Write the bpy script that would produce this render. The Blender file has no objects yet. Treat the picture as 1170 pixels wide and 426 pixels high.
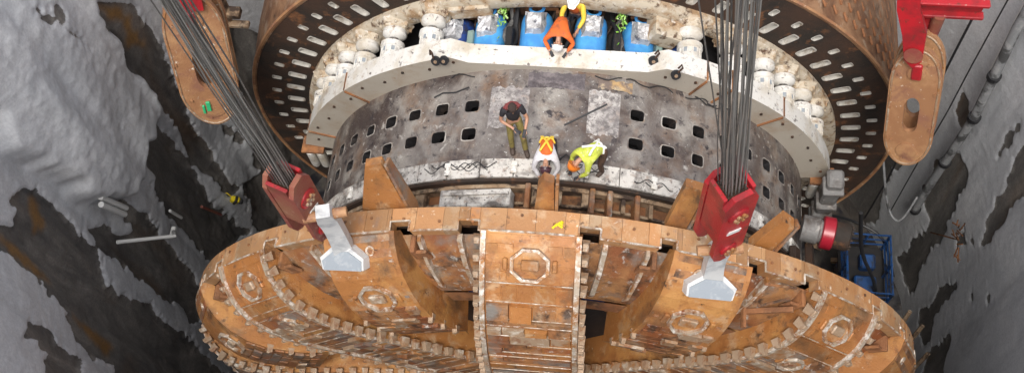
import bpy, math, random
import numpy as np
from mathutils import Vector, Matrix, noise as mnoise
random.seed(7)
R = math.radians
sin, cos, PI = math.sin, math.cos, math.pi
sc = bpy.context.scene
COL = sc.collection
PATCH={
 'A':[(166.08, 6.06), (160.62, 4.42), (160.99, 3.69), (159.87, 2.55), (160.24, 1.74), (160.98, 0.54), (161.39, -0.21), (163.14, -1.01), (163.29, -2.12), (163.64, -3.83), (163.84, -5.33), (163.06, -6.71), (165.12, -6.15), (165.99, -5.23), (166.11, -4.32), (166.65, -2.88), (165.77, -1.8), (165.38, -0.43), (165.89, 0.74), (165.78, 1.12), (166.06, 2.57), (166.58, 3.71), (165.88, 4.18), (166.23, 5.25)],
 'B':[(171.99, 1.17), (168.63, 0.73), (167.55, 0.3), (167.38, -0.38), (167.24, -1.8), (167.0, -2.72), (167.82, -3.9), (168.77, -4.88), (168.16, -6.16), (166.87, -8.51), (166.4, -9.28), (176.17, -6.57), (176.08, -5.53), (175.69, -4.32), (176.1, -2.92), (175.71, -1.34), (175.73, -0.56), (173.55, -0.15), (174.01, 0.64), (172.79, 0.68)],
 'C':[(181.87, 1.19), (179.59, 0.56), (179.83, -0.86), (179.66, -2.34), (179.93, -3.53), (180.13, -4.45), (180.2, -5.76), (182.96, -6.37), (186.01, -4.84), (187.55, -3.14), (187.57, -1.29), (187.9, -0.14), (188.21, 0.94), (187.16, 2.03), (184.95, 1.35), (184.83, 0.59), (182.51, -0.32), (181.78, 0.4)],
 'D':[(188.54, 5.3), (187.64, 4.86), (188.06, 3.84), (188.1, 2.83), (188.29, 1.96), (188.68, 1.2), (191.45, 0.91), (191.39, -0.29), (190.53, -2.12), (190.93, -4.04), (190.06, -5.13), (190.35, -7.5), (190.22, -10.06), (191.81, -10.5), (205.22, 0.76), (201.8, 0.41), (203.15, 1.69), (202.39, 2.58), (201.04, 3.49), (199.01, 2.92), (198.99, 4.25), (197.96, 4.81), (197.91, 5.49), (197.45, 6.02), (197.35, 6.61), (195.62, 6.62), (193.55, 5.85), (191.07, 6.22)],
 'E':[(207.42, 6.23), (203.56, 5.48), (203.88, 5.04), (203.84, 4.11), (204.62, 4.08), (204.31, 2.71), (207.96, 2.96), (211.19, 5.5), (206.68, 5.03)],
 'F':[(173.46, 8.46), (173.16, 8.2), (172.21, 7.07), (171.47, 6.25), (170.76, 5.57), (171.47, 5.77), (172.03, 6.51), (173.38, 7.67), (173.95, 8.38)],
 'F2':[(172.08, 8.07), (170.66, 7.62), (170.9, 7.05), (171.7, 7.16), (172.41, 7.72)],
 'G':[(158.02, -3.22), (157.63, -5.38), (158.81, -5.12), (158.92, -3.38)],
 'H':[(162.4, -6.47), (157.94, -7.63), (159.8, -12.31), (166.38, -10.84), (165.15, -8.87), (163.95, -7.78)],
 'H2':[(185.65, -4.89), (182.6, -6.6), (186.14, -6.93), (187.91, -5.88)],
 'R1':[(24.9, -0.83), (25.63, 0.15), (23.94, 0.05), (21.7, -0.74), (22.1, -1.17), (24.07, -1.28)],
 'R2':[(15.34, -0.07), (16.14, -0.03), (16.58, 0.9), (16.21, 2.06), (15.56, 1.73), (15.02, 0.82)],
 'R3':[(13.34, 1.9), (13.07, 0.76), (12.0, 0.36), (11.47, -0.08), (10.82, -0.96), (10.21, -1.8), (8.81, -3.04), (7.85, -2.86), (8.16, -1.38), (8.77, -0.31), (7.99, 1.01)],
 'R4':[(21.94, -5.43), (22.5, -4.05), (23.83, -3.6), (23.01, -2.95), (18.48, -1.98), (16.91, -2.63), (15.83, -3.5), (14.72, -4.83), (14.2, -6.39), (13.68, -8.29), (11.68, -9.85), (16.42, -9.89), (18.64, -9.98), (17.95, -7.62), (18.0, -5.93), (19.65, -5.85)],
 'R6':[(7.66, -7.82), (8.04, -6.1), (6.36, -5.06), (5.31, -6.46), (5.14, -7.94), (3.16, -8.65), (2.77, -9.42), (7.96, -9.37)],
 'R7':[(-2.61, -10.19), (1.5, -8.46), (1.3, -7.28), (0.22, -6.49), (-3.07, -6.95), (-5.9, -7.38)],
 'R5':[(12.2, -4.38), (13.09, -3.42), (11.51, -3.65), (9.87, -3.19), (9.6, -3.4), (11.8, -4.46)],
 'R8':[(3.16, -4.37), (3.61, -4.0), (2.37, -4.02), (2.48, -4.34)],
 'R9':[(0.59, -3.11), (1.52, -2.67), (0.18, -2.68)],
 'R10':[(34.54, -3.58), (30.76, -3.91), (27.68, -5.93), (28.35, -8.02), (26.26, -9.85), (31.75, -13.53), (42.69, -8.73), (38.89, -4.88)],  # shade in the right gap painted onto the wall, not wet concrete
 'BK':[(149.81, -0.02), (145.81, -1.63), (142.47, -4.81), (148.56, -14.98), (158.49, -13.93), (160.09, -10.8), (158.49, -7.4), (154.22, -3.59)],  # deep shadow left of the ring, painted dark on the wall
}
BROWN=[[(189.11, 5.22), (188.75, 4.51), (190.72, 4.04), (191.39, 4.62)], [(199.35, 2.93), (198.71, 2.14), (199.96, 0.24), (201.6, 1.03)], [(195.83, 6.42), (194.88, 5.7), (196.75, 3.84), (198.12, 4.41)], [(164.1, 5.42), (162.78, 4.78), (162.03, 2.74), (163.13, 2.73), (163.86, 3.78)]]
LOBE=[(173.81, 9.17), (164.65, 6.42), (166.23, 5.25), (166.58, 3.71), (166.06, 2.57), (165.78, 1.12), (168.59, 0.88), (173.08, 1.46), (177.26, 0.65), (180.99, 1.06), (184.3, 2.86), (185.85, 5.18), (184.23, 7.8)]
PIPE=[(23.03, 4.23), (21.92, 2.22), (20.8, 0.66), (20.66, -3.7), (20.02, -6.26)]
CABLE=[(29.07, 3.76), (28.24, -0.87), (28.24, -3.57), (27.5, -6.7), (27.5, -9.04)]
#wp1 (186.82, 1.08)
#wp2 (179.47, -1.94)
#wt1 (183.75, 2.54)
#wt2 (182.07, 1.05)
#bee (165.93, -6.0)
#rk (10.45, -3.5)

# ------------------------------------------------------------------ materials
def ramp(nt, fac, stops, interp='LINEAR'):
    n = nt.nodes.new('ShaderNodeValToRGB'); n.color_ramp.interpolation = interp
    els = n.color_ramp.elements
    while len(els) < len(stops): els.new(0.5)
    for e, (p, c) in zip(els, stops):
        e.position = p; e.color = (c[0], c[1], c[2], 1) if not isinstance(c, (int, float)) else (c, c, c, 1)
    nt.links.new(fac, n.inputs[0]); return n.outputs[0]

def noise_out(nt, co, scale, detail=8, rough=.6, dist=0.0):
    n = nt.nodes.new('ShaderNodeTexNoise'); n.inputs['Scale'].default_value = scale
    n.inputs['Detail'].default_value = detail; n.inputs['Roughness'].default_value = rough
    n.inputs['Distortion'].default_value = dist
    nt.links.new(co, n.inputs['Vector']); return n.outputs['Fac']

def mapping(nt, sx=1, sy=1, sz=1, rz=0):
    tc = nt.nodes.new('ShaderNodeTexCoord'); mp = nt.nodes.new('ShaderNodeMapping')
    mp.inputs['Scale'].default_value = (sx, sy, sz); mp.inputs['Rotation'].default_value = (0, 0, rz)
    nt.links.new(tc.outputs['Object'], mp.inputs['Vector']); return mp.outputs[0]

def mixc(nt, fac, a, b, mode='MIX'):
    n = nt.nodes.new('ShaderNodeMix'); n.data_type = 'RGBA'; n.blend_type = mode
    for sock, v in ((n.inputs[0], fac), (n.inputs[6], a), (n.inputs[7], b)):
        if isinstance(v, (int, float)): sock.default_value = v
        elif isinstance(v, tuple): sock.default_value = (v[0], v[1], v[2], 1)
        else: nt.links.new(v, sock)
    return n.outputs[2]

def mat(name, c, rough=.6, metal=0.0, layers=(), bump=0.0, bscale=30, tint=False, stretch=(1,1,1), rvar=0.0):
    """c base colour; layers: (colour, noise scale, threshold lo, hi, stretch)"""
    m = bpy.data.materials.new(name); m.use_nodes = True; nt = m.node_tree
    b = nt.nodes['Principled BSDF']; b.inputs['Roughness'].default_value = rough; b.inputs['Metallic'].default_value = metal
    col = c
    seed = (sum(map(ord, name)) % 17)
    for i, L in enumerate(layers):
        lc, s, lo, hi = L[:4]; st = L[4] if len(L) > 4 else stretch
        co = mapping(nt, *st); 
        mp = co.node; mp.inputs['Location'].default_value = (seed + i * 3.7, seed * 2 + i, i * 5.1)
        f = noise_out(nt, co, s, 9, .65, .3)
        f = ramp(nt, f, [(lo, 0.0), (hi, 1.0)])
        col = mixc(nt, f, col, lc)
    if tint:
        at = nt.nodes.new('ShaderNodeAttribute'); at.attribute_name = 'tint'
        if isinstance(col, tuple):
            col = mixc(nt, 0.0, col, col)
        col = mixc(nt, 1.0, col, at.outputs['Color'], 'MULTIPLY')
    if isinstance(col, tuple): b.inputs['Base Color'].default_value = (col[0], col[1], col[2], 1)
    else: nt.links.new(col, b.inputs['Base Color'])
    if bump:
        co = mapping(nt); f = noise_out(nt, co, bscale, 8, .7)
        bn = nt.nodes.new('ShaderNodeBump'); bn.inputs['Strength'].default_value = bump; bn.inputs['Distance'].default_value = .03
        nt.links.new(f, bn.inputs['Height']); nt.links.new(bn.outputs[0], b.inputs['Normal'])
    if rvar:
        co = mapping(nt); f = noise_out(nt, co, 3.1, 6, .6)
        f = ramp(nt, f, [(.35, max(0, rough - rvar)), (.65, min(1, rough + rvar))]); nt.links.new(f, b.inputs['Roughness'])
    return m

ORANGE = (.335, .14, .042); TAN = (.42, .26, .14); RUST = (.19, .06, .018); DKR = (.055, .028, .015); CREAM = (.60, .54, .45)
M = {}
M['orange'] = mat('worn_orange_paint', ORANGE, .46, .15, [((.44, .22, .07), .7, .50, .64), (TAN, 2.2, .54, .66), (RUST, .8, .54, .70), ((.24, .10, .035), 3.5, .58, .70), ((.50,.40,.29), 10, .64, .70), (DKR, 5.5, .62, .70), ((.13, .07, .035), .9, .52, .66, (1, 1, .5)), ((.09, .05, .03), 2.2, .60, .70, (1, 1, .2))], .5, 22, True, rvar=.15)
M['rimtan'] = mat('sunworn_rim_steel', (.39, .205, .09), .5, .1, [((.36, .155, .05), .9, .46, .66), ((.47, .32, .19), 1.8, .52, .66), ((.30, .17, .10), 2.6, .56, .68), ((.62, .52, .40), 7, .62, .7), ((.12, .06, .03), 4.5, .60, .70)], .5, 22, True)
M['orange_dirty'] = mat('dirty_orange_steel', (.25, .115, .045), .6, .0, [((.36, .17, .06), .9, .48, .62), ((.33, .22, .13), 1.9, .54, .68), (RUST, 1.1, .44, .60, (1, 1, .3)), (DKR, 2.4, .50, .64), ((.40, .37, .33), 5, .58, .68), ((.16, .14, .12), 1.0, .52, .66)], .7, 18, True)
M['tooth'] = mat('worn_steel_tooth', (.33, .23, .15), .5, .2, [((.52, .46, .38), 5, .52, .66), ((.30, .13, .04), 2.2, .48, .62), (RUST, 4, .55, .7)], .5, 30)
M['edge'] = mat('bare_weld_edge', (.42, .35, .27), .45, .3, [((.33, .15, .05), 2.5, .46, .6), (RUST, 4, .54, .66), ((.72, .68, .62), 8, .5, .65)], .4, 40)
M['rust'] = mat('rusted_steel', (.24, .10, .04), .75, .0, [(DKR, 1.2, .42, .6), (TAN, 3, .56, .75), ((.36, .15, .05), 2.2, .5, .7, (1, 1, .3))], .8, 16, True)
M['darkrust'] = mat('dark_rust', (.05, .024, .013), .8, .0, [((.02, .014, .01), .8, .42, .6), ((.25, .10, .035), 1.6, .56, .72)], .7, 14)
M['black'] = mat('greasy_black', (.012, .011, .012), .6, .0, [((.035, .025, .02), 2, .5, .7)], .5, 14)  # also paints shade onto the inner walls of the drum slots
M['drum'] = mat('scuffed_grey_drum', (.25, .225, .205), .42, .3, [((.38, .35, .31), 1.1, .48, .66), ((.22, .135, .085), 1.3, .48, .68), ((.07, .052, .048), .75, .43, .62), ((.12, .09, .075), 2.0, .52, .72, (1, .35, 1)), ((.50, .47, .43), 3.6, .62, .70), ((.05, .042, .045), 4.5, .56, .66), ((.7,.68,.65), 14, .64, .70)], .45, 20, rvar=.18)
M['drumlip'] = mat('pale_slot_lip', (.42, .39, .35), .5, .1, [((.14, .12, .11), 1.4, .42, .56), ((.2, .14, .1), 7, .52, .66)], .3, 40)
M['speckle'] = mat('flaking_white_paint', (.50, .47, .44), .55, .0, [((.19, .17, .17), 1.3, .40, .62), ((.14, .125, .12), 8, .42, .62), ((.32, .27, .24), 4, .54, .66), ((.12, .10, .10), 22, .56, .62)], .4, 50)
M['ochre'] = mat('ochre_patch', (.42, .27, .12), .6, .0, [((.16, .12, .1), 2.5, .42, .56), ((.6, .48, .3), 3, .55, .7)], .4, 40)
M['darkpatch'] = mat('scorched_patch', (.10, .085, .09), .5, .2, [((.22, .19, .19), 5, .45, .65), ((.05, .04, .04), 2, .5, .6)], .4, 40)
M['white'] = mat('grimy_white_paint', (.66, .64, .60), .5, .0, [((.50, .44, .35), 1.4, .48, .66), ((.13, .11, .10), 5, .60, .67), ((.30, .20, .12), 2.6, .60, .72), ((.35, .32, .3), 12, .58, .68)], .25, 30)
M['whitepatch'] = mat('chipped_white_steel', (.55, .52, .48), .5, .0, [((.10, .085, .075), 2.2, .46, .62), ((.30, .24, .2), 6, .55, .65), ((.06, .05, .05), 13, .58, .64)], .4, 30)
M['beige'] = mat('beige_face', (.42, .38, .32), .5, .0, [((.36, .29, .22), 1.2, .48, .68), ((.30, .17, .09), 2.5, .62, .75), ((.2, .17, .15), 6, .64, .72)], .3, 20)
M['cream'] = mat('cream_casting', (.50, .43, .33), .55, .0, [((.34, .22, .12), 3.0, .46, .62), ((.10, .055, .03), 5, .54, .64), ((.62, .58, .52), 7, .56, .68)], .8, 22)
M['slotpad'] = mat('pale_slot_plate', (.46, .44, .40), .5, 0, [((.2, .15, .1), 3, .52, .68)], .2, 30)
M['chrome'] = mat('chromed_rod', (.45, .44, .43), .2, .9)
M['blue'] = mat('blue_motor_paint', (.045, .22, .52), .4, .0, [((.07, .32, .60), 2.5, .45, .65), ((.12, .13, .15), 5, .63, .7)], .2, 20)
M['navy'] = mat('deep_blue_paint', (.012, .045, .20), .5, .0, [((.02, .02, .03), 3, .45, .6)])
M['wrap'] = mat('silver_plastic_wrap', (.45, .45, .46), .22, .3, [((.75, .75, .76), 7, .52, .6), ((.12, .12, .14), 6, .55, .64)], 1.0, 12)
M['red'] = mat('red_enamel', (.36, .012, .018), .34, .0, [((.22, .015, .018), 1.6, .45, .6), ((.10, .03, .02), 5, .58, .68), ((.45, .25, .2), 11, .66, .72)], .25, 25)
M['redrust'] = mat('red_and_rust_plate', (.20, .045, .035), .5, .0, [((.22, .09, .05), 1.5, .42, .6), ((.35, .2, .14), 5, .6, .7)], .4, 20)
M['lug'] = mat('grey_lug_paint', (.56, .56, .55), .45, .05, [((.36, .37, .38), 2.3, .5, .66), ((.35, .2, .1), 8, .66, .73)], .3, 30)
M['lugdark'] = mat('grey_lug_face', (.27, .30, .33), .45, .1, [((.36, .38, .4), 5, .5, .66)], .3, 30)
M['rope'] = mat('greased_wire_rope', (.16, .155, .15), .45, .6, [((.24, .22, .20), 5, .5, .6)], .6, 120)
M['ropelight'] = mat('bright_wire_rope', (.33, .32, .30), .4, .6)
M['linkrust'] = mat('rusty_link_plate', (.27, .13, .06), .6, .0, [((.38, .21, .10), 1.2, .45, .62), ((.22, .10, .06), 2, .52, .66), ((.55, .47, .38), 8, .62, .7)], .5, 20)
M['grey'] = mat('grey_machine_paint', (.30, .31, .31), .5, .1, [((.14, .12, .11), 3, .5, .66)], .3, 30)
M['greymuck'] = mat('mucky_grey_steel', (.17, .165, .16), .6, .1, [((.07, .055, .045), 2, .46, .62), ((.28, .26, .24), 5, .56, .66)], .4, 20)
M['greengrey'] = mat('pale_green_steel', (.22, .31, .28), .5, .1, [((.1, .1, .1), 5, .52, .66)])
M['wood'] = mat('weathered_beam', (.30, .20, .12), .8, .0, [((.42, .32, .22), 3, .5, .65), ((.05, .03, .02), 2, .5, .6)], .8, 25)
M['rubber'] = mat('black_rubber', (.02, .02, .022), .5)
M['pipe'] = mat('cement_dusted_pipe', (.24, .245, .25), .65, .0, [((.34, .34, .34), 4, .5, .65), ((.07, .07, .07), 1.6, .52, .6)], .5, 20)
M['pvc'] = mat('white_pvc', (.62, .62, .60), .5)
M['yellow'] = mat('yellow_plastic', (.70, .55, .02), .45)
M['green'] = mat('green_wrap', (.20, .42, .05), .6, .0, [((.5, .62, .3), 6, .5, .6), ((.05, .12, .03), 5, .55, .62)], .6, 20)
M['cagered'] = mat('dull_red', (.30, .012, .025), .35)
# people
M['skin'] = mat('skin', (.42, .22, .14), .55)
M['hair'] = mat('dark_hair', (.035, .02, .015), .8, bump=.6, bscale=80)
M['tee'] = mat('black_tee', (.018, .016, .02), .8)
M['maroon'] = mat('maroon_yoke', (.16, .03, .03), .8)
M['olive'] = mat('olive_work_trousers', (.20, .16, .045), .8, .0, [((.1, .08, .03), 8, .5, .65)], .5, 12)
M['brownpants'] = mat('brown_work_trousers', (.085, .045, .028), .8, .0, [((.03, .02, .015), 8, .5, .65)], .5, 12)
M['darkpants'] = mat('dark_work_trousers', (.03, .03, .04), .8)
M['whiteshirt'] = mat('white_work_shirt', (.62, .60, .62), .8, .0, [((.4, .38, .4), 8, .5, .7)], .4, 14)
M['hiyellow'] = mat('fluorescent_yellow_shirt', (.52, .58, .07), .75, .0, [((.28, .30, .06), 5, .50, .68), ((.7, .72, .4), 9, .58, .66)], .4, 14)
M['hiorange'] = mat('fluorescent_orange_cloth', (.66, .13, .02), .75, .0, [((.36, .09, .03), 6, .50, .68)], .5, 14)
M['reflect'] = mat('reflective_yellow_tape', (.80, .55, .06), .5)
M['silvertape'] = mat('silver_tape', (.75, .75, .70), .4)
M['hatwhite'] = mat('white_hard_hat', (.78, .78, .78), .3)
M['hatorange'] = mat('orange_hard_hat', (.80, .22, .03), .3)
M['hatdark'] = mat('maroon_hard_hat', (.07, .03, .04), .35)
M['boot'] = mat('leather_boot', (.06, .04, .03), .7)
M['glove'] = mat('dark_glove', (.04, .04, .045), .8)

# ------------------------------------------------------------------ mesh builder
class MB:
    def __init__(s): s.v = []; s.f = []; s.mi = []; s.t = []; s.cur = 0; s.tint = (1, 1, 1)
    def add(s, vs, fs, mi=None):
        n = len(s.v); s.v += [tuple(p) for p in vs]
        for f in fs: s.f.append(tuple(i + n for i in f)); s.mi.append(s.cur if mi is None else mi); s.t.append(s.tint)
    def hexa(s, c):   # 8 corners: bottom 4 loop, top 4 loop
        s.add(c, [(3, 2, 1, 0), (4, 5, 6, 7), (0, 1, 5, 4), (1, 2, 6, 5), (2, 3, 7, 6), (3, 0, 4, 7)])
    def box(s, m, sx, sy, sz, bev=0.0):
        """box centred in frame m; chamfered when bev > 0"""
        m = m if isinstance(m, Matrix) else Matrix.Translation(m)
        if bev <= 0:
            c = [m @ Vector((x * sx / 2, y * sy / 2, z * sz / 2)) for z in (-1, 1) for x, y in ((-1, -1), (1, -1), (1, 1), (-1, 1))]
            s.hexa(c)
        else:
            b = min(bev, sx * .45, sy * .45, sz * .45)
            def loop(z, k):
                X = sx / 2 - k; Y = sy / 2 - k; q = b
                return [m @ Vector(p + (z,)) for p in ((-X + (q if not k else 0), -Y), (X - (q if not k else 0), -Y), (X, -Y + (q if not k else 0)), (X, Y - (q if not k else 0)),
                        (X - (q if not k else 0), Y), (-X + (q if not k else 0), Y), (-X, Y - (q if not k else 0)), (-X, -Y + (q if not k else 0)))]
            L = []
            for z, k in ((-sz / 2, b), (-sz / 2 + b, 0), (sz / 2 - b, 0), (sz / 2, b)): L += loop(z, k)
            fs = [tuple(range(7, -1, -1)), tuple(range(24, 32))]
            for j in range(3):
                for i in range(8): a = j * 8 + i; c2 = j * 8 + (i + 1) % 8; fs.append((a, c2, c2 + 8, a + 8))
            s.add(L, fs)
    def prism(s, m, pts, h):     # polygon in local XY extruded z -h/2..h/2
        n = len(pts)
        vs = [m @ Vector((x, y, -h / 2)) for x, y in pts] + [m @ Vector((x, y, h / 2)) for x, y in pts]
        s.add(vs, [tuple(range(n - 1, -1, -1)), tuple(range(n, 2 * n))] + [(i, (i + 1) % n, (i + 1) % n + n, i + n) for i in range(n)])
    def lathe(s, m, prof, n=24, cap=None):  # profile (r, z) about local z
        vs = []; fs = []
        for r, z in prof:
            for i in range(n): a = 2 * PI * i / n; vs.append(m @ Vector((r * cos(a), r * sin(a), z)))
        k = len(prof)
        for j in range(k - 1):
            for i in range(n): a = j * n + i; b = j * n + (i + 1) % n; fs.append((a, b, b + n, a + n))
        cap = n < 90 if cap is None else cap
        if cap and prof[0][0] > 1e-4: fs.append(tuple(range(n - 1, -1, -1)))
        if cap and prof[-1][0] > 1e-4: fs.append(tuple(range((k - 1) * n, k * n)))
        s.add(vs, fs)
    def tube(s, path, r, n=8, cap=True):
        path = [Vector(p) for p in path]; vs = []; fs = []; up = None
        for i, p in enumerate(path):
            d = (path[min(i + 1, len(path) - 1)] - path[max(i - 1, 0)]).normalized()
            if up is None: up = d.orthogonal().normalized()
            up = (up - d * up.dot(d)).normalized(); w = d.cross(up)
            rr = r[i] if isinstance(r, (list, tuple)) else r
            for k in range(n): a = 2 * PI * k / n; vs.append(p + up * rr * cos(a) + w * rr * sin(a))
        for i in range(len(path) - 1):
            for k in range(n): a = i * n + k; b = i * n + (k + 1) % n; fs.append((a, b, b + n, a + n))
        if cap: fs += [tuple(range(n - 1, -1, -1)), tuple(range(len(vs) - n, len(vs)))]
        s.add(vs, fs)
    def build(s, name, mats, parent=None, smooth=False):
        if not isinstance(mats, (list, tuple)): mats = [mats]
        me = bpy.data.meshes.new(name)
        o0 = Vector((0, 0, 0)); p = parent
        while p is not None: o0 += Vector(p.location) if not p.get('_abs') else Vector(p.location); p = p.parent
        me.from_pydata([(a - o0.x, b - o0.y, c - o0.z) for a, b, c in s.v], [], s.f)
        for m in mats: me.materials.append(m)
        me.polygons.foreach_set('material_index', s.mi)
        ca = me.color_attributes.new('tint', 'FLOAT_COLOR', 'CORNER')
        arr = []
        for f, t in zip(s.f, s.t): arr += [t[0], t[1], t[2], 1.0] * len(f)
        ca.data.foreach_set('color', arr)
        me.update()
        if smooth:
            me.polygons.foreach_set('use_smooth', [True] * len(me.polygons))
            try: me.set_sharp_from_angle(angle=R(40))
            except Exception: pass
        o = bpy.data.objects.new(name, me); COL.objects.link(o); o.parent = parent
        return o

def build_each(mb, name, mats, parent=None, smooth=False):
    n = len(mb.v); par = list(range(n))
    def fd(i):
        while par[i] != i: par[i] = par[par[i]]; i = par[i]
        return i
    for f in mb.f:
        for i in f[1:]: par[fd(i)] = fd(f[0])
    groups = {}
    for k, f in enumerate(mb.f): groups.setdefault(fd(f[0]), []).append(k)
    out = []
    for g in groups.values():
        o = MB(); mp = {}
        for k in g:
            for i in mb.f[k]:
                if i not in mp: mp[i] = len(o.v); o.v.append(mb.v[i])
            o.f.append(tuple(mp[i] for i in mb.f[k])); o.mi.append(mb.mi[k]); o.t.append(mb.t[k])
        out.append(o.build(name, mats, parent, smooth))
    return out

def tag(o, label=None, cat=None, group=None, kind=None):
    if label: o['label'] = label
    if cat: o['category'] = cat
    if group: o['group'] = group
    if kind: o['kind'] = kind
    return o
def thing(name, loc, label, cat, group=None):
    o = bpy.data.objects.new(name, None); COL.objects.link(o); o.location = loc; o.empty_display_size = .2
    return tag(o, label, cat, group)
def dup(o, parent=None, mw=None):
    c = o.copy(); COL.objects.link(c); c.parent = parent
    if mw is not None: c.matrix_basis = mw
    for k in o.children: dup(k, c)
    return c
def rt(lo=.82, hi=1.12, warm=.05):
    k = random.uniform(lo, hi); w = random.uniform(-warm, warm); return (k * (1 + w), k, k * (1 - w))

def frame(a, r, Y):      # a in degrees from the top of the machine, local x = tangent, y = machine axis, z = outward
    a = R(a); er = Vector((sin(a), 0, cos(a))); et = Vector((cos(a), 0, -sin(a))); ey = Vector((0, 1, 0))
    p = er * r + ey * Y
    return Matrix(((et.x, ey.x, er.x, p.x), (et.y, ey.y, er.y, p.y), (et.z, ey.z, er.z, p.z), (0, 0, 0, 1)))
def axf(a, r, Y):        # local z along the machine axis (for lathes)
    return frame(a, r, Y) @ Matrix.Rotation(R(-90), 4, 'X')
def cyl(a, r, Y): a = R(a); return Vector((r * sin(a), Y, r * cos(a)))

# ------------------------------------------------------------------ setting: shaft, floor, ground
def vnoise(x, y, seed):
    xi = np.floor(x).astype(np.int64); yi = np.floor(y).astype(np.int64); fx = x - xi; fy = y - yi
    fx = fx * fx * (3 - 2 * fx); fy = fy * fy * (3 - 2 * fy)
    def h(a, b):
        n = (a * 374761393 + b * 668265263 + seed * 974711) & 0x7fffffff
        n = ((n ^ (n >> 13)) * 1274126177) & 0x7fffffff
        return ((n ^ (n >> 16)) & 0xffff) / 65535.0
    return (h(xi, yi) * (1 - fx) + h(xi + 1, yi) * fx) * (1 - fy) + (h(xi, yi + 1) * (1 - fx) + h(xi + 1, yi + 1) * fx) * fy
def fbm(x, y, seed, oct=5, g=.5):
    s = 0; a = 1; t = 0
    for k in range(oct): s = s + a * vnoise(x * 2 ** k + k * 17.3, y * 2 ** k + k * 5.1, seed + k); t += a; a *= g
    return s / t
def inpoly(px, py, poly):
    c = np.zeros(px.shape, bool); n = len(poly)
    for i in range(n):
        x0, y0 = poly[i]; x1, y1 = poly[(i + 1) % n]
        if y0 == y1: continue
        k = ((y0 > py) != (y1 > py)) & (px < (x1 - x0) * (py - y0) / (y1 - y0) + x0)
        c ^= k
    return c
SR = 12.3; SY = 3.0; FLOOR = -11.0
TH = np.concatenate([np.arange(-22, 40, .27), np.arange(40, 145, 1.5), np.arange(145, 216, .25), np.arange(216, 338, 3.0)])
ZZ = np.concatenate([np.arange(-11.2, 9.6, .062), np.arange(9.6, 11.21, .4)])
T, Z = np.meshgrid(TH, ZZ)
u = R(1) * T * SR
wob = (fbm(u * 1.6, Z * .9, 3) - .5) * .55; wob2 = (fbm(u * 1.6, Z * .9, 9) - .5) * .8
fine = (fbm(u * 7, Z * 5, 21, 4) - .5) * .5
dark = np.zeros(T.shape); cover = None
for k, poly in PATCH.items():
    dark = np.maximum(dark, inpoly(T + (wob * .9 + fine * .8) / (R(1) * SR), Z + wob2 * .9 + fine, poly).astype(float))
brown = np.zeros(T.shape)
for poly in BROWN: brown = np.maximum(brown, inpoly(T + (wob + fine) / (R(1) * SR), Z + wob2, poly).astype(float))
def blur(a, n):
    for _ in range(n):
        a = (a + np.roll(a, 1, 0) + np.roll(a, -1, 0) + np.roll(a, 1, 1) + np.roll(a, -1, 1)) / 5
    return a
LOBE = [(186, 14), (158, 14)] + LOBE[1:-1] + [(186, 7)]
lobe = blur(inpoly(T + wob / (R(1) * SR) * 1.2, Z + wob2, LOBE).astype(float), 5)
left = np.clip((T - 140) / 8, 0, 1) * np.clip((222 - T) / 5, 0, 1)
pile = np.abs(np.sin(u * PI / 1.9))                                   # the drilled piles behind the sprayed concrete
disp = .12 * pile * np.where(T < 60, .25, 1) + left * ((fbm(u * .5, Z * .16, 31, 3) - .5) * .6 + (fbm(u * 1.7, Z * .7, 41, 5, .6) - .5) * .08)
disp += (1 - left) * (fbm(u * 1.0, Z * .2, 51, 3) - .5) * .12
disp += lobe * (.60 + .30 * (fbm(u * .6, Z * .3, 61, 2) - .5) + .05 * (fbm(u * 3, Z * 3, 64, 4) - .5))
db = blur(dark, 1)
disp += (fbm(u * 6, Z * 6, 71, 4) - .5) * (.02 + .015 * left) - db * (.05 + .05 * left)
disp += db * (fbm(u * 2.4, Z * .7, 81, 5) - .5) * .16 * left
RR = SR - disp
X = RR * np.cos(R(1) * T); Y = SY + RR * np.sin(R(1) * T)
nz, nt_ = T.shape
vs = np.stack([X, Y, Z], -1).reshape(-1, 3)
idx = np.arange(nz * nt_).reshape(nz, nt_)
nxt = np.roll(idx, -1, 1)
q = np.stack([idx[:-1], idx[1:], nxt[1:], nxt[:-1]], -1).reshape(-1, 4)
me = bpy.data.meshes.new('shaft_wall'); me.from_pydata(vs.tolist(), [], q.tolist())
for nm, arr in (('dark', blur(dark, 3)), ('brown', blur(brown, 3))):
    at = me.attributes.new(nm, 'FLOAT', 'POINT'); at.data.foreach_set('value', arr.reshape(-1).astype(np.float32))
me.polygons.foreach_set('use_smooth', [True] * len(me.polygons)); me.update()
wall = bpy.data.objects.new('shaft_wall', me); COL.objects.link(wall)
tag(wall, 'round shaft wall of grey sprayed concrete with dark wet vertical patches, enclosing the boring machine', 'wall')
m = bpy.data.materials.new('sprayed_concrete'); m.use_nodes = True; nt = m.node_tree; b = nt.nodes['Principled BSDF']
def attr(n): a = nt.nodes.new('ShaderNodeAttribute'); a.attribute_name = n; return a.outputs['Fac']
co = mapping(nt); cos_ = mapping(nt, 1, 1, .25)
base = ramp(nt, noise_out(nt, co, .45, 8, .6, .4), [(.3, (.50, .515, .53)), (.5, (.60, .61, .625)), (.72, (.68, .68, .68))])
base = mixc(nt, ramp(nt, noise_out(nt, cos_, 1.6, 9, .7), [(.52, 0.), (.75, .45)]), base, (.22, .225, .24))
base = mixc(nt, ramp(nt, noise_out(nt, co, 3.5, 9, .75), [(.55, 0.), (.75, .4)]), base, (.60, .60, .58))
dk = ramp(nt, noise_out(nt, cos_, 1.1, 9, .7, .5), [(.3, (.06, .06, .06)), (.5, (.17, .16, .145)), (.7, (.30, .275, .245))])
dk = mixc(nt, ramp(nt, noise_out(nt, co, 6, 9, .7), [(.6, 0.), (.72, .5)]), dk, (.22, .2, .17))
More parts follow.
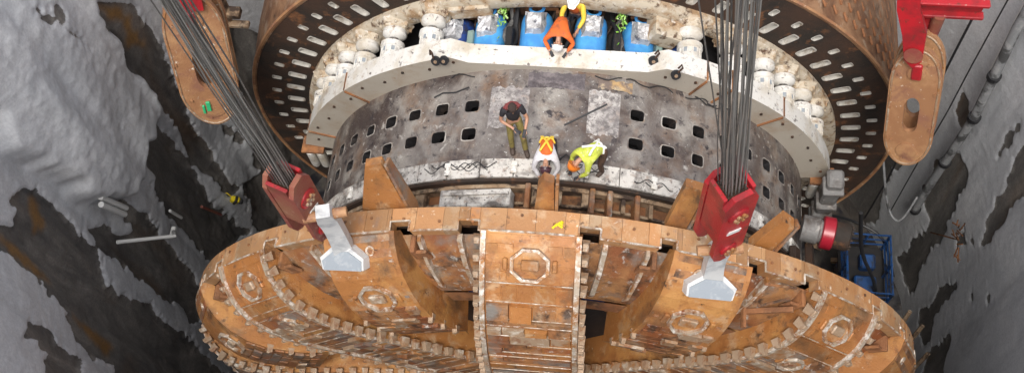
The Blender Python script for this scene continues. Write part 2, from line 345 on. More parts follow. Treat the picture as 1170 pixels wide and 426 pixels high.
dk = mixc(nt, ramp(nt, noise_out(nt, cos_, .7, 6, .6, .5), [(.55, 0.), (.75, .6)]), dk, (.16, .085, .03))
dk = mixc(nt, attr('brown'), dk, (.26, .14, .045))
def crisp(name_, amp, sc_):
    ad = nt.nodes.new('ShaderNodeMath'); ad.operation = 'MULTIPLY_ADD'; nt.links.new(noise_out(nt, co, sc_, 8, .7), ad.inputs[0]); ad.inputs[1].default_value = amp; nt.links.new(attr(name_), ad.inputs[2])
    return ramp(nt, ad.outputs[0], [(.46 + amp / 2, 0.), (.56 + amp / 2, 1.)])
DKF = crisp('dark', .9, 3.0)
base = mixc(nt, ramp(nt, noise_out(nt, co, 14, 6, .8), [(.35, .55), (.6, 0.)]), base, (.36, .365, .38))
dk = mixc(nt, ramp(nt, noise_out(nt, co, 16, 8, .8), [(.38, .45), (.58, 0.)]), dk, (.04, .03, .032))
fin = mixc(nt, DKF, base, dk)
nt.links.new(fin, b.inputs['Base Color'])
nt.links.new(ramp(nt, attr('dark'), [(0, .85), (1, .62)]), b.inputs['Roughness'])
bn = nt.nodes.new('ShaderNodeBump'); bn.inputs['Strength'].default_value = .55; bn.inputs['Distance'].default_value = .03
nt.links.new(noise_out(nt, co, 16, 12, .8), bn.inputs['Height']); nt.links.new(bn.outputs[0], b.inputs['Normal'])
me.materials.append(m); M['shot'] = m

def disc_sheet(name, r0, r1, z, mt, lab_kind='structure', n=96, amp=0.0):
    mb = MB(); rings = 1 if amp == 0 else 26
    L = []
    for j in range(rings + 1):
        r = r0 + (r1 - r0) * j / rings
        for i in range(n):
            a = 2 * PI * i / n; x = r * cos(a); y = SY + r * sin(a)
            L.append((x, y, z + (amp * mnoise.noise(Vector((x * .7, y * .7, 3))) if amp else 0)))
    fs = [(j * n + i, (j + 1) * n + i, (j + 1) * n + (i + 1) % n, j * n + (i + 1) % n) for j in range(rings) for i in range(n)]
    mb.add(L, fs); o = mb.build(name, mt); o['kind'] = lab_kind; return o
mud = mat('wet_mud', (.035, .03, .028), .45, 0, [((.09, .075, .06), .6, .45, .65), ((.015, .015, .02), 1.4, .5, .6)], .8, 6)
disc_sheet('shaft_floor', .01, SR + .6, FLOOR, mud, amp=.35)
gravel = mat('site_gravel', (.20, .19, .17), .9, 0, [((.12, .11, .1), 1, .45, .6)], .7, 8)
disc_sheet('ground', SR - .1, 400, 11.1, gravel)

# ------------------------------------------------------------------ the cutting wheel
CH = thing('cutterhead', (0, 0, -9.0), 'huge orange cutting wheel of the tunnel boring machine, nearest the viewer, with toothed spokes', 'cutting wheel')
PROF = [(-.47, 9.0), (-.68, 8.9), (-.9, 8.76), (-1.12, 8.55), (-1.3, 8.3), (-1.43, 8.0), (-1.52, 7.6), (-1.57, 7.1), (-1.58, 6.5), (-1.58, 1.0)]
PROFS = dict(main=[(-.47, 9.0), (-.68, 8.9), (-.9, 8.76), (-1.12, 8.55), (-1.3, 8.3), (-1.43, 8.0), (-1.52, 7.6), (-1.57, 7.1), (-1.56, 6.3), (-1.42, 4.5), (-1.2, 1.5)],
             centre=[(-.47, 9.0), (-.7, 8.87), (-.95, 8.68), (-1.22, 8.42), (-1.5, 8.08), (-1.75, 7.7), (-1.95, 7.2), (-2.12, 6.6), (-2.22, 5.8), (-2.25, 1.5)],
             short=[(-.47, 9.0), (-.7, 8.9), (-.95, 8.72), (-1.2, 8.45), (-1.4, 8.1), (-1.55, 7.7), (-1.63, 7.2), (-1.6, 6.4), (-1.35, 5.2), (-1.0, 3.9), (-.9, 3.5)])
# arc length table
S = [0.0]
def set_profile(k):
    global PROF, S
    PROF = PROFS[k]; S = [0.0]
    for i in range(1, len(PROF)): S.append(S[-1] + math.dist(PROF[i], PROF[i - 1]))
set_profile('main')
def pf(s, off=0.0):
    s = max(0, min(s, S[-1] - 1e-4))
    for i in range(1, len(S)):
        if s <= S[i]: break
    t = (s - S[i - 1]) / (S[i] - S[i - 1])
    y = PROF[i - 1][0] * (1 - t) + PROF[i][0] * t; r = PROF[i - 1][1] * (1 - t) + PROF[i][1] * t
    def tn(k):
        k0 = max(k - 1, 0); k1 = min(k + 1, len(PROF) - 1)
        d = (PROF[k1][0] - PROF[k0][0], PROF[k1][1] - PROF[k0][1]); L = math.hypot(*d); return d[0] / L, d[1] / L
    a0 = tn(i - 1); a1 = tn(i); d = (a0[0] * (1 - t) + a1[0] * t, a0[1] * (1 - t) + a1[1] * t); L = math.hypot(*d)
    n = (d[1] / L, -d[0] / L)          # outward: towards -Y / +r
    return y + n[0] * off, r + n[1] * off, n
def arm_pt(a, u, s, off=0.0):
    y, r, n = pf(s, off); a = R(a); er = Vector((sin(a), 0, cos(a))); et = Vector((cos(a), 0, -sin(a)))
    return er * r + et * u + Vector((0, y, 0))
def arm_frame(a, u, s, off=0.0):        # x across, y down the arm, z out of the surface
    p = arm_pt(a, u, s, off); q = arm_pt(a, u, s + .03, off); y, r, n = pf(s)
    ar = R(a); ez = (Vector((sin(ar), 0, cos(ar))) * n[1] + Vector((0, n[0], 0))).normalized()
    ey = (q - p); ey = (ey - ez * ey.dot(ez)).normalized(); ex = ey.cross(ez)
    return Matrix(((ex.x, ey.x, ez.x, p.x), (ex.y, ey.y, ez.y, p.y), (ex.z, ey.z, ez.z, p.z), (0, 0, 0, 1)))
def tile(mb, a, u0, u1, s0, s1, h, base=-.02):
    g = [arm_pt(a, u, s, o) for o in (base, h) for u, s in ((u0, s0), (u1, s0), (u1, s1), (u0, s1))]
    # chamfer the top
    c = sum((Vector(p) for p in g[4:]), Vector()) / 4
    g[4:] = [p + (c - p).normalized() * min(.012, (c - p).length * .3) for p in g[4:]]
    mb.hexa(g)

def arm_body(a, w, s1, mt, depth=1.15, name='spoke', dark=None):
    mb = MB(); n = 40
    # side walls and surface, grooved plates
    k = 0; ss = [0.0 + s1 * i / n for i in range(n + 1)]
    L = []
    for s in ss:
        for u, o in ((-w / 2, 0), (w / 2, 0), (w / 2, -depth), (-w / 2, -depth)):
            dd = o * min(1, .25 + s / 1.2) if o else 0
            L.append(arm_pt(a, u, s, dd))
    fs = []
    for i in range(n):
        for j in range(4): p = i * 4 + j; q = i * 4 + (j + 1) % 4; fs.append((p, q, q + 4, p + 4))
    fs += [(3, 2, 1, 0), (n * 4, n * 4 + 1, n * 4 + 2, n * 4 + 3)]
    mb.tint = (1, 1, 1); mb.add(L, fs)
    return mb

TOOTH = None; TOOTHS = None
def tooth_mesh(w=.15, d=.19, h=.12):
    mb = MB(); c = [Vector(p) for p in ((-w / 2, -d / 2, -.10), (w / 2, -d / 2, -.10), (w / 2, d / 2, -.10), (-w / 2, d / 2, -.10),
                                       (-w / 2 + .015, -d / 2 + .07, h), (w / 2 - .03, -d / 2 + .05, h * .85), (w / 2 - .03, d / 2 - .01, h * .7), (-w / 2 + .015, d / 2 - .01, h * .8))]
    mb.hexa(c)
    mb.box(Matrix.Translation((0, -d * .08, h * .85)), w * .7, d * .45, .05, .012)
    o = mb.build('cutting_tooth', M['tooth']); return o

def hatch(a, u, s, parent, sc_=1.0, name='hatch_ring', mt='edge'):
    f = arm_frame(a, u, s, .02) ; mb = MB()
    n = 8; ro = .36 * sc_; ri = .30 * sc_
    pts = []
    for k in range(n): an = PI / 8 + k * PI / 4; pts.append((1.12 * cos(an), sin(an)))
    for k in range(n):
        p, q = pts[k], pts[(k + 1) % n]
        c = [f @ Vector((x * r, y * r, z)) for z in (-.03, .05) for (x, y), r in ((p, ro), (q, ro), (q, ri), (p, ri))]
        mb.hexa(c)
    o = mb.build(name, M[mt], parent)
    mb = MB(); mb.box(f @ Matrix.Translation((0, 0, .01)), .34 * sc_, .20 * sc_, .10, .02); mb.build('hatch_plate', M['tooth'], o)
    mb = MB()
    for sx in (-1, 1): mb.box(f @ Matrix.Translation((sx * .47 * sc_, 0, 0)), .10, .24 * sc_, .09, .02)
    build_each(mb, 'hatch_lug', M['orange'], o); return o

ntooth = [0]
def add_tooth(proto, a, u, s, parent, rest, tilt=0, sc_=1.0):
    f = arm_frame(a, u, s, 0) @ Matrix.Rotation(random.uniform(-.1, .1) + tilt, 4, 'Z')
    f = f @ Matrix.Diagonal((sc_ * random.uniform(.85, 1.1), sc_ * random.uniform(.8, 1.1), sc_ * random.uniform(.8, 1.15), 1))
    if s < 4.2 and ntooth[0] < 98 and abs(a) < 80:
        ntooth[0] += 1; c = proto.copy(); COL.objects.link(c); c.parent = parent
        c.matrix_basis = Matrix.Translation(-Vector(CH.location)) @ f
    else:
        me = proto.data; base = len(rest.v)
        rest.v += [tuple(f @ v.co) for v in me.vertices]
        for p in me.polygons: rest.f.append(tuple(i + base for i in p.vertices)); rest.mi.append(0); rest.t.append((1, 1, 1))
proto_tooth = tooth_mesh()

def main_arm(a):
    set_profile('centre' if a == 0 else 'main')
    w = 1.9; s1 = S[-1]; vis = abs(a) <= 46
    sp = arm_body(a, w, s1, None).build('spoke', M['orange'], CH)
    mb = MB(); mb2 = MB(); s = .06
    # framing plates round the hatch, then rows of wear tiles and raised grill blocks
    for u0, u1, t0, t1 in ((-w/2+.12, w/2-.12, .05, .20), (-w/2+.12, -.62, .23, 1.0), (.62, w/2-.12, .23, 1.0), (-.6, -.32, .23, .40), (.32, .6, .23, .40), (-.58, -.44, .78, 1.0)):
        mb.tint = rt(.9, 1.1); tile(mb, a, u0, u1, t0, t1, .018)
    s = 1.06
    while s < s1 - .3:
        ds = random.choice((.17, .22, .28)) if s > 1.5 else .42; whole = random.random() < .45 
        u = -w / 2 + .12
        while u < w / 2 - .2:
            du = w - .24 if whole else min(random.choice((.3, .45, .8)), w / 2 - .12 - u)
            if u + du > w / 2 - .3: du = w / 2 - .12 - u
            h = random.choice((.012, .016, .02)); 
            if s > 1.35 and not whole and random.random() < .5: h = random.uniform(.05, .10)
            tb = mb; tb.cur = 1 if h > .04 and random.random() < .6 else (2 if s > 1.45 and random.random() < .8 else 0)
            tb.tint = rt(.85, 1.15, .04); tile(tb, a, u + .006, u + du - .006, s + .008, s + ds - .005, h); u += du
        s += ds
    mb.build('wear_tiles', [M['orange'] if abs(a) < 60 else M['orange_dirty'], M['tooth'], M['orange_dirty']], sp)
    mb = MB(); s = 1.02
    while s < s1 - .3:
        mb.tube([arm_pt(a, -w / 2 + .12, s, .02), arm_pt(a, w / 2 - .12, s, .02)], .012, 4); s += random.choice((.21, .3, .42))
    build_each(mb, 'cross_bead', M['edge'], sp)
    for sx in (-1, 1):
        mb = MB(); n = 60
        for i in range(n):
            s0_ = s1 * i / n; s1_ = s1 * (i + 1) / n
            g = [arm_pt(a, uu, s_, o) for o in (-.02, .07) for uu, s_ in ((sx * (w/2 - .10), s0_), (sx * (w/2 - .0), s0_), (sx * (w/2 - .0), s1_), (sx * (w/2 - .10), s1_))]
            mb.hexa(g)
        mb.build('edge_strip', M['edge'], sp)
        rest = MB(); s = .18
        while s < s1 - .4:
            add_tooth(proto_tooth, a, sx * (w / 2 + .07), s, sp, rest); s += random.uniform(.29, .34)
        if rest.v: r_ = rest.build('cutting_teeth_row', M['tooth'], sp); r_['kind'] = 'stuff'
    hatch(a, 0, .62, sp)
    if abs(a) < 50:
        for s_ in (1.9,): 
            if a: hatch(a, 0, s_, sp, .8, 'hatch_ring')
    return sp
def mini_arm(a):
    set_profile('short')
    w = 1.65; s1 = 3.75
    sp = arm_body(a, w, s1, None, 1.0).build('short_spoke', M['orange'], CH)
    mb = MB(); mb2 = MB()
    for u0, u1, t0, t1 in ((-w/2+.1, w/2-.1, .05, .5), (-w/2+.1, -.62, .54, 1.5), (.62, w/2-.1, .54, 1.5)):
        mb.tint = rt(.92, 1.08); tile(mb, a, u0, u1, t0, t1, .016)
    s = 1.75
    while s < s1 - .3:
        u = -w / 2 + .1
        while u < w / 2 - .2:
            du = min(random.choice((.3, .45, .6)), w / 2 - .1 - u)
            h = random.choice((.02, .03)); 
            if random.random() < .2: h = random.uniform(.05, .09)
            tb = mb; tb.cur = 1 if h > .04 and random.random() < .6 else 0; tb.tint = rt(.9, 1.06, .02); tile(tb, a, u + .006, u + du - .006, s + .008, s + .222, h); u += du
        s += .23
    mb.build('wear_tiles', [M['orange_dirty'], M['tooth']], sp)  # tiles and raised grill blocks share one mesh
    rest = MB()
    for sx in (-1, 1):
        s = 2.3
        while s < s1 - .3: add_tooth(proto_tooth, a, sx * (w / 2 - .05), s, sp, rest, sc_=.8); s += .5
    if rest.v: r_ = rest.build('cutting_teeth_row', M['tooth'], sp); r_['kind'] = 'stuff'
    hatch(a, 0, 1.45, sp, 1.05)
    f = arm_frame(a, .25 if a < 0 else -.25, .35, 0); mb = MB(); mb.lathe(f, [(.10, -.02), (.10, .03), (.055, .03), (.055, -.0), (0, -.0)], 16); mb.build('lifting_eye', M['edge'], sp)
    return sp
for k in range(8): main_arm(-135 + 45 * k if k != 3 else 0)
for k in range(8): mini_arm(-157.5 + 45 * k)

# plates set back between the spokes
def ring_sheet(mb, a0, a1, prof, thick, n=10):
    L = []; m_ = len(prof)
    for i in range(n + 1):
        a = a0 + (a1 - a0) * i / n
        for (y, r) in prof: L.append(cyl(a, r, y))
    for i in range(n + 1):
        a = a0 + (a1 - a0) * i / n
        for (y, r) in prof: L.append(cyl(a, r - thick, y + thick * .4))
    o = (n + 1) * m_; fs = []
    for i in range(n):
        for j in range(m_ - 1):
            p = i * m_ + j; fs.append((p, p + 1, p + m_ + 1, p + m_)); q = p + o; fs.append((q, q + m_, q + m_ + 1, q + 1))
    for i in range(n):
        for j in (0, m_ - 1): p = i * m_ + j; fs.append((p, p + m_, p + m_ + o, p + o))
    for i in (0, n):
        for j in range(m_ - 1): p = i * m_ + j; fs.append((p, p + 1, p + 1 + o, p + o))
    mb.add(L, fs)
def inset(a):      # half angles at which the neighbouring arms begin
    return a
for k in range(16):
    am = -168.75 + 22.5 * k
    w0, w1 = (6.0, 5.2) if k % 2 == 0 else (5.2, 6.0)
    mb = MB(); mb.tint = rt(.85, 1.05)
    ring_sheet(mb, am - 6.6, am + 6.6, [(-.44, 8.72), (-.62, 8.42), (-.82, 8.0), (-.95, 7.5), (-1.0, 7.05)], .06)
    gp = mb.build('gap_plate', M['orange_dirty'], CH)
    mb = MB(); mb.tint = rt(.6, .9)
    ring_sheet(mb, am - 8, am + 8, [(-1.0, 6.95), (-1.02, 6.5)], .07); ring_sheet(mb, am - 9, am + 9, [(-.35, 6.75), (-.38, 6.2)], .07)
    mb.box(frame(am + 2.6, 6.5, -.65), .08, .5, .8)
    build_each(mb, 'cross_beam', M['rust'], gp)
    if abs(am) < 60:      # gussets standing on the plate
        mb = MB()
        for q in ((-2.2, .10), (3.2, .07)) if abs(am) < 20 else ((-2.5, .08),):
            a = am + q[0] * (1 if am > 0 else -1)
            g = [cyl(a, r, y) + frame(a, 0, 0).to_3x3() @ Vector((sx * q[1] / 2, 0, 0)) for sx in (-1, 1) for y, r in ((-.46, 8.78), (-.58, 8.3), (-.98, 7.1), (-1.05, 7.45), (-.88, 8.2), (-.6, 8.8))]
            n6 = 6; mb.add(g, [tuple(range(5, -1, -1)), tuple(range(6, 12))] + [(i, (i + 1) % 6, (i + 1) % 6 + 6, i + 6) for i in range(6)])
        build_each(mb, 'gusset', M['edge'], gp)
        # stub bracket by the rim
        mb = MB(); mb.tint = rt(.8, 1)
        mb.box(frame(am + (4.2 if am > 0 else -4.2), 8.52, -.62), .10, .36, .42, .02); mb.box(frame(am + (3.6 if am > 0 else -3.6), 8.45, -.75), .34, .07, .34, .015)
        build_each(mb, 'stub_bracket', M['rust'], gp)

# rim band
def rim():
    mb = MB(); edges = []
    bounds = []; a = -180.0
    notch = []
    for k in range(8):
        c = 45 * k - 180
        notch += [(c - 9.0, c - 6.4), (c + 5.6, c + 8.2)]
    for k in range(8):
        c = 45 * k - 157.5
        notch += [(c + 4.6, c + 7.2), (c - 7.0, c - 4.9)]
    notch.sort()
    def front(a):
        for n0, n1 in notch:
            if n0 <= a <= n1: return -.27
        return -.47
    cuts = sorted(set([x for n_ in notch for x in n_] + [-180 + 3.6 * i + random.uniform(-.5, .5) for i in range(1, 100)] + [-180, 180]))
    for a0, a1 in zip(cuts[:-1], cuts[1:]):
        if a1 - a0 < .05: continue
        am = (a0 + a1) / 2; y0 = front(am); mb.tint = rt(.72, 1.15, .08); k = max(1, int((a1 - a0) / 1.2)); g = .02
        h = random.uniform(0, .012)
        for i in range(k):
            b0 = a0 + (a1 - a0) * i / k + (g if i == 0 else 0); b1 = a0 + (a1 - a0) * (i + 1) / k - (g if i == k - 1 else 0)
            mb.hexa([cyl(b, r, y) for r in (8.75, 9.0 + h) for b, y in ((b0, y0), (b1, y0), (b1, 0.0), (b0, 0.0))])
        edges.append((a0, a1, y0))
    base = MB(); base.tint = (.6, .6, .6)
    n = 180
    for i in range(n):
        b0 = -180 + 360 * i / n; b1 = b0 + 360 / n
        base.hexa([cyl(b, r, y) for r in (8.6, 8.99) for b, y in ((b0, -.25), (b1, -.25), (b1, -.01), (b0, -.01))])
    ro = mb.build('rim_band', M['rimtan'], CH)
    base.build('rim_backing', M['darkrust'], ro)
    # pale weld bead that follows the stepped front edge
    wb = MB(); prev = None
    for a0, a1, y0 in edges:
        k = max(1, int((a1 - a0) / 1.0)); path = []
        if prev is not None and abs(prev - y0) > .01: path.append(cyl(a0, 9.015, prev))
        path += [cyl(a0 + (a1 - a0) * i / k, 9.015, y0) for i in range(k + 1)]; prev = y0
        wb.tube(path, .022, 5)
    wb.build('weld_bead', M['edge'], ro)
    # blind bolts
    bo = MB()
    for k in range(40):
        a = -90 + 180 * k / 39 + random.uniform(-1, 1); bo.lathe(frame(a, 9.01, random.uniform(-.3, -.12)), [(.03, -.02), (.03, .02), (0, .02)], 8)
    build_each(bo, 'rim_bolt', M['rust'], ro)
    return ro
RIM = rim()
# bulkhead and inner drum of the wheel
mb = MB(); 
mb.lathe(axf(0, 0, -.3), [(6.2, 0), (6.2, .5)], 96)
mb.lathe(axf(0, 0, 0), [(8.72, -.06), (8.72, .02), (5.9, .02), (5.9, -.06)], 96); mb.build('bulkhead', M['darkrust'], CH)
mb = MB(); mb.lathe(axf(0, 0, -.2), [(6.03, .2), (6.05, .4), (6.05, 1.95), (5.9, 2.0)], 120); mb.build('inner_drum', M['rust'], CH, True)
mb = MB(); mb.lathe(axf(0, 0, 0), [(.3, -.5), (5.2, -.45), (5.6, -.3), (6.0, .0)], 120); mb.build('inner_cone', M['black'], CH, True)
mb = MB()     # stepped ledges between wheel and drive drum
for r, y0, y1 in ((6.32, 1.62, 1.75), (6.18, 1.30, 1.36), (6.2, .95, 1.05)):
    mb.lathe(axf(0, 0, 0), [(r - .3, y0), (r, y0), (r, y1), (r - .3, y1)], 120)
for k in range(34):
    a = -100 + 200 * k / 33 + random.uniform(-.8, .8); mb.box(frame(a, 6.16, 1.52), .09 if k % 3 else .25, .44, .2)
mb.build('rear_ledge', M['wood'], CH)
mb = MB(); mb.box(frame(-13.5, 6.40, 1.28), 1.62, .42, .35, .03); mb.box(frame(-13.2, 6.60, 1.36), 1.5, .06, .06); mb.build('white_hatch_box', M['whitepatch'], CH)
mb = MB()
for a in (-3.5, 9, 12.5, 18): mb.box(frame(a, 6.3, 1.4), .12, .6, .3, .02)
build_each(mb, 'ledge_block', M['orange_dirty'], CH)
for k in range(8):
    mb = MB(); a = -168.75 + 45 * k + (22.5 if k % 2 else 0); mb.box(frame(a, 5.7, -.5), .9, .1, .4, .02); mb.build('inner_panel', M['navy'], CH)

# tall brackets rising from the back of the rim
def bracket(a, w0, w1, y1, ztop, shade=1.0, edge=True):
    mb = MB(); mb.tint = (shade,) * 3
    f = frame(a, 0, 0)
    def P(x, y, r): return f @ Vector((x, y, r))
    # side profile in (Y, r): foot on the rim, leaning back
    lo = [P(-w0/2, -.02, 8.7), P(w0/2, -.02, 8.7), P(w0/2, .18, 8.7), P(-w0/2, .18, 8.7)]
    hi = [P(-w1/2, y1 - .16, ztop), P(w1/2, y1 - .16, ztop), P(w1/2, y1, ztop), P(-w1/2, y1, ztop)]
    mb.hexa(lo + hi)
    o = mb.build('rear_bracket', M['orange'], CH)
    mb = MB(); mb.tint = (.9, .9, .9)     # web behind
    for x in (-1, 1) if w0 > .3 else ():
        g = [P(x * w0/2 * .96 + t, *q) for t in (-.04, .04) for q in ((.10, 8.6), (y1 - .05, ztop - .06), (y1 + .02, ztop - .30), (.35, 8.0), (.10, 8.0))]
        mb.add(g, [(4, 3, 2, 1, 0), (5, 6, 7, 8, 9)] + [(i, (i + 1) % 5, (i + 1) % 5 + 5, i + 5) for i in range(5)])
    if mb.v: build_each(mb, 'bracket_web', M['tooth'], o)
    return o
def slab_bracket(a, pts, depth=.16):      # upright plate: outline in (across, height above the rim) leaning back over the gap
    f = frame(a, 0, 0); mb = MB(); lean = .42
    for k, y in enumerate((0, depth)):
        pass
    L = [f @ Vector((x, .02 + y + max(h, 0) * lean, 8.85 + h)) for y in (0, depth) for x, h in pts]; n = len(pts)
    mb.add(L, [tuple(range(n)), tuple(range(2 * n - 1, n - 1, -1))] + [(i, i + n, (i + 1) % n + n, (i + 1) % n) for i in range(n)])
    o = mb.build('rear_bracket', M['orange'], CH)
    xr = max(x for x, h in pts); ht = max(h for x, h in pts)
    mb = MB(); g = [f @ Vector((xr + t, y, 8.85 + h)) for t in (.01, .07) for y, h in ((.0, 0), (ht * lean, ht - .02), (ht * lean + .2, ht - .1), (.3, -.2), (.0, -.5))]
    mb.add(g, [(4, 3, 2, 1, 0), (5, 6, 7, 8, 9)] + [(i, (i + 1) % 5, (i + 1) % 5 + 5, i + 5) for i in range(5)]); mb.build('bracket_web', M['orange_dirty'], o)
slab_bracket(-19.6, [(-.52, 0), (.50, 0), (.46, 1.12), (.10, 1.10), (-.22, .55)])
slab_bracket(1.2, [(-.19, 0), (.19, 0), (.17, .70), (-.02, .78), (-.13, .6)])
slab_bracket(17.6, [(-.22, 0), (.20, 0), (.20, 1.0), (-.22, 1.05)])
slab_bracket(30.0, [(-.26, -.1), (.22, -.1), (.20, .70), (-.14, .80)], .22)

# lifting lugs welded on the short spokes
def lug(a, u0, s0):
    set_profile('short')
    f = arm_frame(a, u0, s0, .10); flip = Matrix.Rotation(R(-6 if a < 0 else 6), 4, 'Z')
    f = f @ flip; mb = MB()
    mb.prism(f, [(-.50, -.02), (-.20, -.24), (.20, -.24), (.50, -.02), (.47, .22), (-.47, .22)], .24)
    o = mb.build('lifting_lug', M['lug'], CH)
    mb = MB(); mb.prism(f @ Matrix.Translation((0, .035, .125)), [(-.45, .0), (-.17, -.19), (.17, -.19), (.45, .0), (.43, .19), (-.43, .19)], .04)
    mb.build('lug_face', M['lugdark'], o)
    p = f @ Vector((0, -.17, .0)); mb = MB(); n = 14; L = []
    H = 2.0 if a < 0 else 1.7
    B0 = Matrix.Translation(p) @ Matrix.Rotation(R(14 if a < 0 else 8), 4, 'Z')
    st = []
    for i in range(n + 1):
        t = i / n; w = .20 - .03 * sin(t * PI) + (0 if t < .8 else (t - .8) * -.35); th = .13
        st.append([B0 @ Vector((x * w, y * th + .10 * sin(t * PI) , -.1 + t * H)) for x, y in ((-1, -1), (1, -1), (1, 1), (-1, 1))])
    for i in range(n):
        b = len(mb.v)
        mb.add(st[i] + st[i + 1], [(0, 1, 5, 4), (1, 2, 6, 5), (2, 3, 7, 6), (3, 0, 4, 7)])
    mb.add(st[0] , [(3, 2, 1, 0)]); mb.add(st[-1], [(0, 1, 2, 3)])
    mb.build('lug_stem', M['lug'], o)
    mb = MB(); mb.tube([B0 @ Vector((-.4, .02, H - .32)), B0 @ Vector((.4, .02, H - .32))], .10, 16); mb.build('lug_pin', M['linkrust'], o)
lug(-22.5, -.30, .42); lug(22.5, .0, .48)

# loose struts in the gap right of the right lug
mb = MB()
for p, q, r in (((4.45, -.75, 7.9), (5.1, -.65, 7.5), .03), ((4.4, -1.0, 7.3), (5.0, -.8, 7.3), .03)): mb.tube([p, q], r, 6)
mb.box(frame(31.5, 8.0, -.95) , .07, .7, .10); mb.box(frame(34, 8.1, -.9) @ Matrix.Rotation(.6, 4, 'Y'), .08, .1, 1.3)
build_each(mb, 'gap_strut', M['rust'], CH)
# yellow tape scrap on the rim
mb = MB(); 
for i in range(3): mb.tube([cyl(2.4 + i * .35, 9.03, -.36 + .05 * i), cyl(2.9 + i * .3, 9.06, -.28 + .03 * i), cyl(3.6, 9.03, -.33 + .05 * i)], .022, 5)
tag(mb.build('tape_scrap', M['yellow']), 'small crumpled yellow tape scrap on the wheel rim above the middle spoke', 'tape')

# ------------------------------------------------------------------ drive unit: drum, flange, jacks, motors
DU = thing('drive_unit', (0, 3.6, -9.0), 'scuffed grey drum with slotted sides, white flange, white jacks and blue motors on top', 'machine drum')
def hole_cell(mb, fn, u0, u1, v0, v1, hu, hv, rad, depth, lip=1, floor=None, n=28, bulge=0.0):
    cu, cv = (u0 + u1) / 2, (v0 + v1) / 2; L = []; O = []
    def rr(k):
        t = 2 * PI * (k + .5) / n; c, s_ = cos(t), sin(t); e = .42
        return math.copysign(abs(c) ** e, c) * hu / 2, math.copysign(abs(s_) ** e, s_) * hv / 2
    for k in range(n):
        x, y = rr(k); L.append((cu + x, cv + y))
        sx = ((u1 - u0) / 2) / abs(x) if abs(x) > 1e-9 else 1e9; sy = ((v1 - v0) / 2) / abs(y) if abs(y) > 1e-9 else 1e9
        sm = min(sx, sy); O.append((cu + x * sm, cv + y * sm))
    # corners: insert
    for cx, cy in ((u0, v0), (u1, v0), (u1, v1), (u0, v1)):
        j = min(range(n), key=lambda i: ((O[i][0] - cx) / (u1 - u0)) ** 2 + ((O[i][1] - cy) / (v1 - v0)) ** 2); O[j] = (cx, cy)
    V = [fn(x, y, 0) for x, y in O] + [fn(x, y, 0) for x, y in L]
    mb.add(V, [(i, (i + 1) % n, (i + 1) % n + n, i + n) for i in range(n)])
    # lip ring and inner wall
    L2 = [(cu + (x - cu) * 1.0, cv + (y - cv) * 1.0) for x, y in L]
    V = [fn(x, y, bulge) for x, y in L] + [fn(cu + (x - cu) * .86, cv + (y - cv) * .86, bulge) for x, y in L] + [fn(cu + (x - cu) * .86, cv + (y - cv) * .86, -depth) for x, y in L] + [fn(x, y, -.01) for x, y in L]
    fs = [(i, (i + 1) % n, (i + 1) % n + n, i + n) for i in range(n)] + [(i + 3 * n, (i + 1) % n + 3 * n, (i + 1) % n, i) for i in range(n)]
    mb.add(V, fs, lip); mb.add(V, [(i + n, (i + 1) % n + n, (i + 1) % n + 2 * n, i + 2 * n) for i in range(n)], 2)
    if floor is not None: mb.add([fn(cu + (x - cu) * .86, cv + (y - cv) * .86, -depth) for x, y in L], [tuple(range(n))], floor)
DR = 6.44
mb = MB()
def dfn(u, v, o): return cyl(u, DR + o, v)
def plain(mb, fn, u0, u1, v0, v1, du):
    k = max(1, int(math.ceil((u1 - u0) / du))); L = []
    for i in range(k + 1):
        uu = u0 + (u1 - u0) * i / k; L += [fn(uu, v0, 0), fn(uu, v1, 0)]
    mb.add(L, [(2 * i, 2 * i + 2, 2 * i + 3, 2 * i + 1) for i in range(k)])
plain(mb, dfn, -180, 180, 2.2, 2.55, 2.0); plain(mb, dfn, -180, 180, 3.97, 4.7, 2.0)
plain(mb, dfn, -13.37, 13.37, 2.55, 3.97, 2.0)
for sgn in (-1, 1):
    for k in range(12):
        c = 16.8 + 6.85 * k; u0, u1 = c - 3.425, c + 3.425
        if sgn < 0: u0, u1 = -u1, -u0
        for v0, v1 in ((2.55, 3.26), (3.26, 3.97)):
            hole_cell(mb, dfn, u0, u1, v0, v1, random.uniform(3.0, 3.6), random.uniform(.29, .34), .08, .30, 1, None, 28, .008)
    a = 13.37 + 6.85 * 12; plain(mb, dfn, *((a, 180) if sgn > 0 else (-180, -a)), 2.55, 3.97, 2.0)
drum = mb.build('drum_shell', [M['drum'], M['drumlip'], M['black']], DU, True)  # inner walls of the slots are black, painting in their deep shade
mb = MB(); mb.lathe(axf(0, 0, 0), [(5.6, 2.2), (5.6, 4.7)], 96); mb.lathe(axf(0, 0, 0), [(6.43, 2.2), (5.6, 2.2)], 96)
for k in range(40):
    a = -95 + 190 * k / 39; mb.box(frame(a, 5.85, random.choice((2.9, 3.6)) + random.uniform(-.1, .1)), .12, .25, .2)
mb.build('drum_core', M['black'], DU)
def patch(name, a0, a1, y0, y1, mt, h=.006, rag=0.0):
    mb = MB(); n = 14; L = []
    for i in range(n + 1):
        a = a0 + (a1 - a0) * i / n
        L += [cyl(a, DR + h, y0 + random.uniform(-rag, rag)), cyl(a, DR + h, y1 + random.uniform(-rag, rag))]
    for i in range(n + 1):
        a = a0 + (a1 - a0) * i / n; L += [cyl(a, DR - .01, y0), cyl(a, DR - .01, y1)]
    o = 2 * (n + 1); fs = [(2*i, 2*i+2, 2*i+3, 2*i+1) for i in range(n)] + [(2*i, 2*i+2, 2*i+2+o, 2*i+o) for i in range(n)] + [(2*i+1, 2*i+3, 2*i+3+o, 2*i+1+o) for i in range(n)] + [(0, 1, 1 + o, o), (2*n, 2*n+1, 2*n+1+o, 2*n+o)]
    mb.add(L, fs); return mb.build(name, mt, DU)
